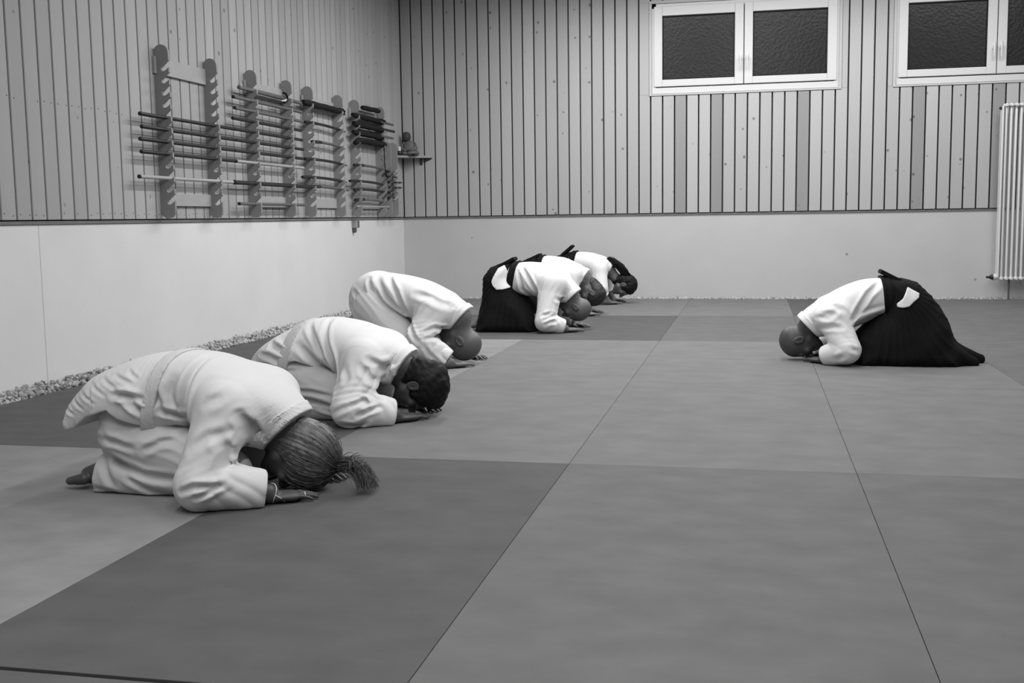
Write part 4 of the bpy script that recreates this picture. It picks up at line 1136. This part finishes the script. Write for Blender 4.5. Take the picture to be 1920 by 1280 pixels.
CREASE_P3j = [
   ([(-0.198, 0.527), (-0.176, 0.454), (-0.165, 0.347)], 0.0090, 0.0120),
   ([(-0.175, 0.493), (-0.108, 0.387), (-0.039, 0.326), (0.074, 0.225)], 0.0080, 0.0150),
   ([(-0.15, 0.538), (-0.072, 0.415), (0.031, 0.326)], 0.0060, 0.0140),
   ([(-0.08, 0.537), (-0.013, 0.454), (0.042, 0.331)], 0.0100, 0.0130),
   ([(0.109, 0.443), (0.223, 0.415), (0.319, 0.36)], 0.0060, 0.0160),
   ([(0.208, 0.227), (0.254, 0.249), (0.293, 0.222)], 0.0090, 0.0100),
   ([(0.213, 0.185), (0.253, 0.191), (0.281, 0.175)], 0.0080, 0.0100),
   ([(0.2, 0.146), (0.233, 0.091), (0.294, 0.032)], 0.0070, 0.0120),
   ([(0.101, 0.267), (0.145, 0.201), (0.172, 0.168)], 0.0080, 0.0120),
   ([(-0.294, 0.454), (-0.237, 0.392), (-0.174, 0.325)], 0.0070, 0.0130),
   ([(-0.315, 0.37), (-0.275, 0.313), (-0.247, 0.28)], 0.0060, 0.0120),
   ([(-0.267, 0.375), (-0.216, 0.325)], 0.0060, 0.0110),
]
CREASE_P4j = [
   ([(-0.022, 0.498), (0.031, 0.43), (0.107, 0.3)], 0.0100, 0.0140),
   ([(-0.046, 0.468), (-0.017, 0.331), (0.075, 0.239)], 0.0070, 0.0140),
   ([(0.179, 0.139), (0.24, 0.154)], 0.0080, 0.0120),
   ([(0.186, 0.109), (0.232, 0.124), (0.263, 0.139)], 0.0080, 0.0110),
   ([(0.274, 0.268), (0.305, 0.238)], 0.0060, 0.0120),
   ([(0.201, 0.071), (0.239, 0.094), (0.285, 0.094)], 0.0070, 0.0120),
]
CREASE_P7j = [
   ([(0.029, 0.472), (0.089, 0.415), (0.129, 0.35), (0.175, 0.271)], 0.0090, 0.0140),
   ([(-0.002, 0.322), (0.093, 0.293), (0.175, 0.249)], -0.0060, 0.0140),
   ([(0.357, 0.294), (0.274, 0.316)], 0.0070, 0.0130),
   ([(0.378, 0.279), (0.322, 0.279), (0.281, 0.301)], 0.0060, 0.0120),
   ([(0.301, 0.35), (0.238, 0.321)], 0.0050, 0.0130),
   ([(0.358, 0.218), (0.303, 0.233), (0.248, 0.226)], 0.0060, 0.0130),
   ([(0.193, 0.114), (0.165, 0.093)], 0.0060, 0.0120),
   ([(0.281, 0.041), (0.233, 0.07)], 0.0050, 0.0140),
]
P1 = dict(tail=4, tcrease=CREASE_P1t, jcrease=CREASE_P1j, at=(1.85, -0.50), near=-1, h=0.0044, seed=1, label='person in white training clothes bowing with hair in a ponytail, nearest the camera',
    back=[(-0.475, 0.245, 0.11, 0.165), (-0.455, 0.295, 0.17, 0.18), (-0.415, 0.345, 0.22, 0.195), (-0.36, 0.390, 0.25, 0.21), (-0.22, 0.442, 0.28, 0.212), (-0.10, 0.458, 0.27, 0.185), (0.0, 0.456, 0.23, 0.175), (0.09, 0.430, 0.235, 0.19), (0.18, 0.397, 0.235, 0.20), (0.25, 0.356, 0.22, 0.185), (0.31, 0.311, 0.19, 0.15), (0.345, 0.27, 0.15, 0.115)],
    collar=((0.347, 0.262), (0.20, 0.125)), neck=(0.235, 0.205), head=(0.322, 0.110), up=(0.95, -0.26), fwd=(-0.26, -0.95),
    arm=[(0.15, -0.175, 0.285), (0.125, -0.305, 0.078), (0.30, -0.205, 0.04), (0.45, -0.10, 0.01)],
    leg=[(-0.235, 0.088, 0.188), (0.12, 0.135, 0.075), (-0.33, 0.10, 0.045), (-0.45, 0.10, 0.022)], pelvis=(-0.24, 0.25, 0.12), pw=0.17, hem=-0.01, tr=(0.106, 0.088, 0.075),
    hem_cut=[(-.8, .6), (-.475, .33), (-.455, .205), (-.40, .218), (-.335, .262), (-.25, .288), (-.218, .262), (-.085, .212), (-.055, .230), (.010, .185), (.04, .0), (-.8, 0)],
    belt=((-0.10, 0.35), (0.98, -0.20), 0.020), cloth=M['gi_cream'], collar_m=M['collar'], quilt=True, skin=M['skin_dark'], hand=0.95,
    hair=dict(m=M['hair_blond'], thick=0.015, rough=0.0006, nape=-0.06, tie=(0.0, 0.004, 0.136), cover=True))
P2 = dict(tail=3, tcrease=CREASE_P2t, jcrease=CREASE_P2j, at=(1.80, 0.88), near=-1, h=0.0046, seed=2, label='person with short black hair in white training clothes bowing, second from the camera',
    back=[(-0.445, 0.215, 0.11, 0.13), (-0.405, 0.285, 0.17, 0.155), (-0.33, 0.345, 0.23, 0.20), (-0.213, 0.405, 0.25, 0.20), (-0.12, 0.439, 0.24, 0.175), (-0.03, 0.445, 0.24, 0.185), (0.055, 0.434, 0.245, 0.20), (0.155, 0.407, 0.245, 0.21), (0.235, 0.375, 0.235, 0.195), (0.30, 0.334, 0.20, 0.155), (0.345, 0.30, 0.16, 0.12)],
    collar=((0.348, 0.303), (0.215, 0.095)), neck=(0.255, 0.22), head=(0.368, 0.132), up=(1.0, -0.06), fwd=(-0.06, -1.0),
    arm=[(0.17, -0.185, 0.27), (0.15, -0.315, 0.08), (0.315, -0.20, 0.04), (0.44, -0.04, 0.01)],
    leg=[(-0.22, 0.095, 0.20), (0.13, 0.145, 0.075), (-0.32, 0.10, 0.045), (-0.44, 0.10, 0.022)], pelvis=(-0.24, 0.26, 0.115),
    hem_cut=[(-.75, .15), (-.46, .205), (-.30, .185), (-.21, .258), (-.15, .265), (-.07, .24), (.03, .19), (.08, 0), (-.75, 0)], belt=((-0.185, 0.33), (0.97, -0.25), 0.022), cloth=M['gi'], skin=M['skin_dark'], hand=1.05, neck_r=0.062,
    hair=dict(m=M['hair_black'], thick=0.018, rough=0.0036, nape=-0.075, low=-0.115))
P3 = dict(tail=2, jcrease=CREASE_P3j, at=(1.55, 2.68), near=-1, h=0.005, seed=3, label='bald person in white training clothes bowing with hips raised, third from the camera',
    back=[(-0.335, 0.26, 0.20, 0.16), (-0.362, 0.36, 0.24, 0.175), (-0.355, 0.455, 0.27, 0.18), (-0.315, 0.515, 0.28, 0.18), (-0.236, 0.566, 0.28, 0.18), (-0.13, 0.560, 0.27, 0.18), (0.014, 0.536, 0.25, 0.195), (0.155, 0.498, 0.25, 0.21), (0.26, 0.447, 0.235, 0.195), (0.34, 0.396, 0.20, 0.155), (0.395, 0.355, 0.16, 0.12)],
    collar=((0.404, 0.349), (0.24, 0.165)), neck=(0.31, 0.27), head=(0.335, 0.135), up=(0.52, -0.85), fwd=(-0.85, -0.52), hs=1.06,
    arm=[(0.21, -0.18, 0.33), (0.15, -0.28, 0.17), (0.335, -0.255, 0.045), (0.47, -0.11, 0.01)],
    leg=[(-0.20, 0.10, 0.36), (0.08, 0.14, 0.08), (-0.36, 0.10, 0.045), (-0.48, 0.10, 0.022)], pelvis=(-0.22, 0.40, 0.12), tr=(0.12, 0.095, 0.075),
    hem_cut=[(-.7, .22), (-.37, .26), (-.31, .248), (-.22, .305), (.06, .305), (.10, 0), (-.7, 0)], cloth=M['gi'], pants=M['gi'], skin=M['skin'], neck_r=0.066, open=0.082)
def hakama4(**k): return k
P4 = dict(tail=1, jcrease=CREASE_P4j, at=(1.90, 4.75), near=-1, h=0.0055, seed=4, label='bald person in white jacket and black hakama, front one of three at back',
    back=[(-0.33, 0.36, 0.18, 0.16), (-0.27, 0.47, 0.24, 0.17), (-0.13, 0.522, 0.25, 0.165), (-0.03, 0.535, 0.26, 0.18), (0.06, 0.533, 0.265, 0.20), (0.155, 0.518, 0.265, 0.21), (0.28, 0.456, 0.24, 0.195), (0.35, 0.39, 0.20, 0.16), (0.40, 0.335, 0.16, 0.12)],
    collar=((0.412, 0.318), (0.25, 0.165)), neck=(0.31, 0.265), head=(0.377, 0.172), up=(0.72, -0.69), fwd=(-0.69, -0.72),
    arm=[(0.22, -0.19, 0.37), (0.185, -0.30, 0.09), (0.33, -0.25, 0.045), (0.45, -0.16, 0.01)], sleeve=(0.092, 0.078, 0.06),
    leg=[(-0.20, 0.10, 0.33), (0.06, 0.13, 0.08), (-0.34, 0.09, 0.05), (-0.45, 0.09, 0.025)], skin=M['skin'], open=0.08, hs=0.98,
    hakama=dict(poly=[(-0.125, 0.545), (-0.22, 0.53), (-0.305, 0.495), (-0.366, 0.422), (-0.372, 0.249), (-0.41, 0.052), (-0.42, -0.06), (0.14, -0.06), (0.115, 0.10), (0.04, 0.21), (-0.06, 0.31), (-0.10, 0.43)],
        w1=0.20, w0=0.315, zt=0.42, apex=(-0.13, 0.5), strap=((-0.115, 0.42), (0.985, -0.16), 0.028), board=((-0.22, 0.505), (-0.105, 0.568)),
        patch=[(-0.243, 0.425), (-0.211, 0.493), (-0.171, 0.514), (-0.152, 0.493), (-0.134, 0.424), (-0.135, 0.379), (-0.108, 0.348), (-0.166, 0.333), (-0.213, 0.332), (-0.244, 0.364), (-0.255, 0.394)]))
P5 = dict(tail=1, at=(1.85, 6.10), near=-1, h=0.006, seed=5, label='person with short dark hair bowing, middle one of the three at the back',
    back=[(-0.33, 0.36, 0.18, 0.16), (-0.27, 0.46, 0.23, 0.17), (-0.14, 0.515, 0.24, 0.16), (-0.04, 0.535, 0.25, 0.175), (0.09, 0.525, 0.255, 0.195), (0.18, 0.495, 0.25, 0.20), (0.26, 0.452, 0.225, 0.185), (0.31, 0.425, 0.19, 0.15), (0.335, 0.41, 0.15, 0.115)],
    collar=((0.340, 0.408), (0.225, 0.21)), neck=(0.265, 0.31), head=(0.365, 0.195), up=(0.60, -0.80), fwd=(-0.80, -0.60),
    arm=[(0.19, -0.18, 0.36), (0.19, -0.28, 0.10), (0.33, -0.22, 0.045), (0.46, -0.09, 0.01)],
    leg=[(-0.20, 0.10, 0.33), (0.06, 0.13, 0.08), (-0.34, 0.09, 0.05), (-0.45, 0.09, 0.025)], skin=M['skin_light'],
    hakama=dict(poly=[(-0.125, 0.535), (-0.22, 0.52), (-0.305, 0.485), (-0.366, 0.412), (-0.372, 0.249), (-0.41, 0.052), (-0.42, -0.06), (0.14, -0.06), (0.115, 0.10), (0.04, 0.21), (-0.06, 0.31), (-0.10, 0.43)],
        w1=0.20, w0=0.305, zt=0.42, apex=(-0.13, 0.5), strap=((-0.115, 0.42), (0.985, -0.16), 0.028), board=((-0.22, 0.495), (-0.105, 0.550))),
    hair=dict(m=M['hair_brown'], thick=0.007, rough=0.0016, nape=-0.07))
P6 = dict(tail=1, at=(1.95, 7.40), near=-1, h=0.006, seed=6, label='person with long dark hair fallen forward bowing, furthest back near the wall',
    back=[(-0.36, 0.36, 0.18, 0.16), (-0.29, 0.46, 0.23, 0.17), (-0.15, 0.515, 0.24, 0.155), (-0.05, 0.53, 0.245, 0.165), (0.06, 0.523, 0.245, 0.18), (0.15, 0.50, 0.24, 0.185), (0.22, 0.475, 0.215, 0.17), (0.265, 0.45, 0.18, 0.14), (0.29, 0.42, 0.15, 0.11)],
    collar=((0.305, 0.41), (0.225, 0.235)), neck=(0.25, 0.335), head=(0.415, 0.18), up=(0.97, -0.05), fwd=(-0.05, -1.0), neck_r=0.052,
    arm=[(0.17, -0.17, 0.36), (0.20, -0.24, 0.16), (0.27, -0.20, 0.05), (0.42, -0.10, 0.01)], sleeve=(0.085, 0.075, 0.05), cuff=0.45,
    leg=[(-0.20, 0.10, 0.33), (0.06, 0.13, 0.08), (-0.34, 0.09, 0.05), (-0.45, 0.09, 0.025)], skin=M['skin'],
    hakama=dict(poly=[(-0.125, 0.53), (-0.22, 0.51), (-0.325, 0.48), (-0.386, 0.40), (-0.392, 0.249), (-0.43, 0.052), (-0.44, -0.06), (0.14, -0.06), (0.115, 0.10), (0.04, 0.21), (-0.06, 0.31), (-0.10, 0.43)],
        w1=0.19, w0=0.30, zt=0.42, apex=(-0.13, 0.5), strap=((-0.115, 0.42), (0.985, -0.16), 0.030), board=((-0.22, 0.50), (-0.112, 0.595))),
    hair=dict(m=M['hair_black'], thick=0.010, rough=0.003, nape=-0.08, fall=(0.27, -0.03, 0.46)))
P7 = dict(tail=1, jcrease=CREASE_P7j, at=(4.40, 3.05), near=1, h=0.0048, seed=7, label='bald person in white jacket and black hakama bowing alone on the right, facing the others',
    back=[(-0.29, 0.33, 0.18, 0.16), (-0.22, 0.435, 0.24, 0.17), (-0.10, 0.485, 0.235, 0.165), (0.016, 0.497, 0.235, 0.17), (0.121, 0.484, 0.245, 0.185), (0.233, 0.440, 0.25, 0.205), (0.345, 0.379, 0.235, 0.20), (0.42, 0.325, 0.20, 0.155), (0.47, 0.28, 0.16, 0.12)],
    collar=((0.482, 0.268), (0.345, 0.13)), neck=(0.385, 0.222), head=(0.470, 0.113), up=(0.92, -0.39), fwd=(-0.39, -0.92), hs=0.98,
    arm=[(0.285, 0.185, 0.275), (0.215, 0.285, 0.095), (0.335, 0.20, 0.045), (0.45, 0.05, 0.01)], sleeve=(0.092, 0.080, 0.066),
    leg=[(-0.15, 0.10, 0.28), (0.13, 0.13, 0.08), (-0.30, 0.09, 0.05), (-0.42, 0.09, 0.025)], skin=M['skin_dark'], open=0.078,
    hakama=dict(poly=[(-0.03, 0.50), (-0.12, 0.492), (-0.20, 0.47), (-0.284, 0.394), (-0.334, 0.322), (-0.385, 0.227), (-0.412, 0.11), (-0.45, 0.06), (-0.46, -0.06), (0.19, -0.06), (0.175, 0.07), (0.15, 0.16), (0.09, 0.225), (0.01, 0.305), (-0.01, 0.40)],
        w1=0.20, w0=0.30, zt=0.42, apex=(-0.06, 0.46), strap=((-0.03, 0.40), (0.99, -0.10), 0.032), board=((-0.13, 0.465), (0.012, 0.540)),
        add=[((-0.40, 0.05, 0.045), (-0.55, 0.05, 0.02), 0.085, 0.04, 0.05), ((-0.40, -0.08, 0.045), (-0.52, -0.08, 0.02), 0.085, 0.04, 0.05), ((-0.40, 0.17, 0.04), (-0.50, 0.17, 0.015), 0.07, 0.035, 0.05)],
        patch=[(-0.129, 0.453), (-0.191, 0.416), (-0.188, 0.394), (-0.135, 0.345), (-0.095, 0.337), (-0.068, 0.341), (-0.068, 0.359), (-0.101, 0.387), (-0.12, 0.43)]))
people = [person(c) for c in (P1, P2, P3, P4, P5, P6, P7)]
bm = bmesh.new(); d_ = Vector((0.82, 0.57, 0)); e_ = Vector((0.57, -0.82, 0)); c_ = Vector((0.315, -0.195, 0.033))
bm_tube(bm, [c_ + 0.032 * math.cos(a) * e_ + Vector((0, 0, 0.031 * math.sin(a))) + 0.006 * math.sin(2 * a) * d_ for a in [i * 2 * math.pi / 20 - 1.2 for i in range(21)]], 0.0016, 6)
bm_tube(bm, [c_ + 0.033 * e_, c_ + 0.034 * e_ + 0.018 * d_ + Vector((0, 0, -0.012)), c_ + 0.028 * e_ + 0.03 * d_ + Vector((0, 0, -0.026))], 0.0014, 6)
fin('bracelet', bm, M['window_white'], people[0], True)
bm = bmesh.new(); q_ = Vector((0.30 + 0.115 * 0.819 + 0.0105 * 0.573, -0.205 + 0.115 * 0.573 - 0.0105 * 0.819, 0.0175))
bm_tube(bm, [q_ + 0.0095 * (math.cos(a) * e_ + math.sin(a) * Vector((0, 0, 1))) for a in [i * 2 * math.pi / 16 for i in range(17)]], 0.0016, 6)
fin('ring', bm, M['silver'], people[0], True)
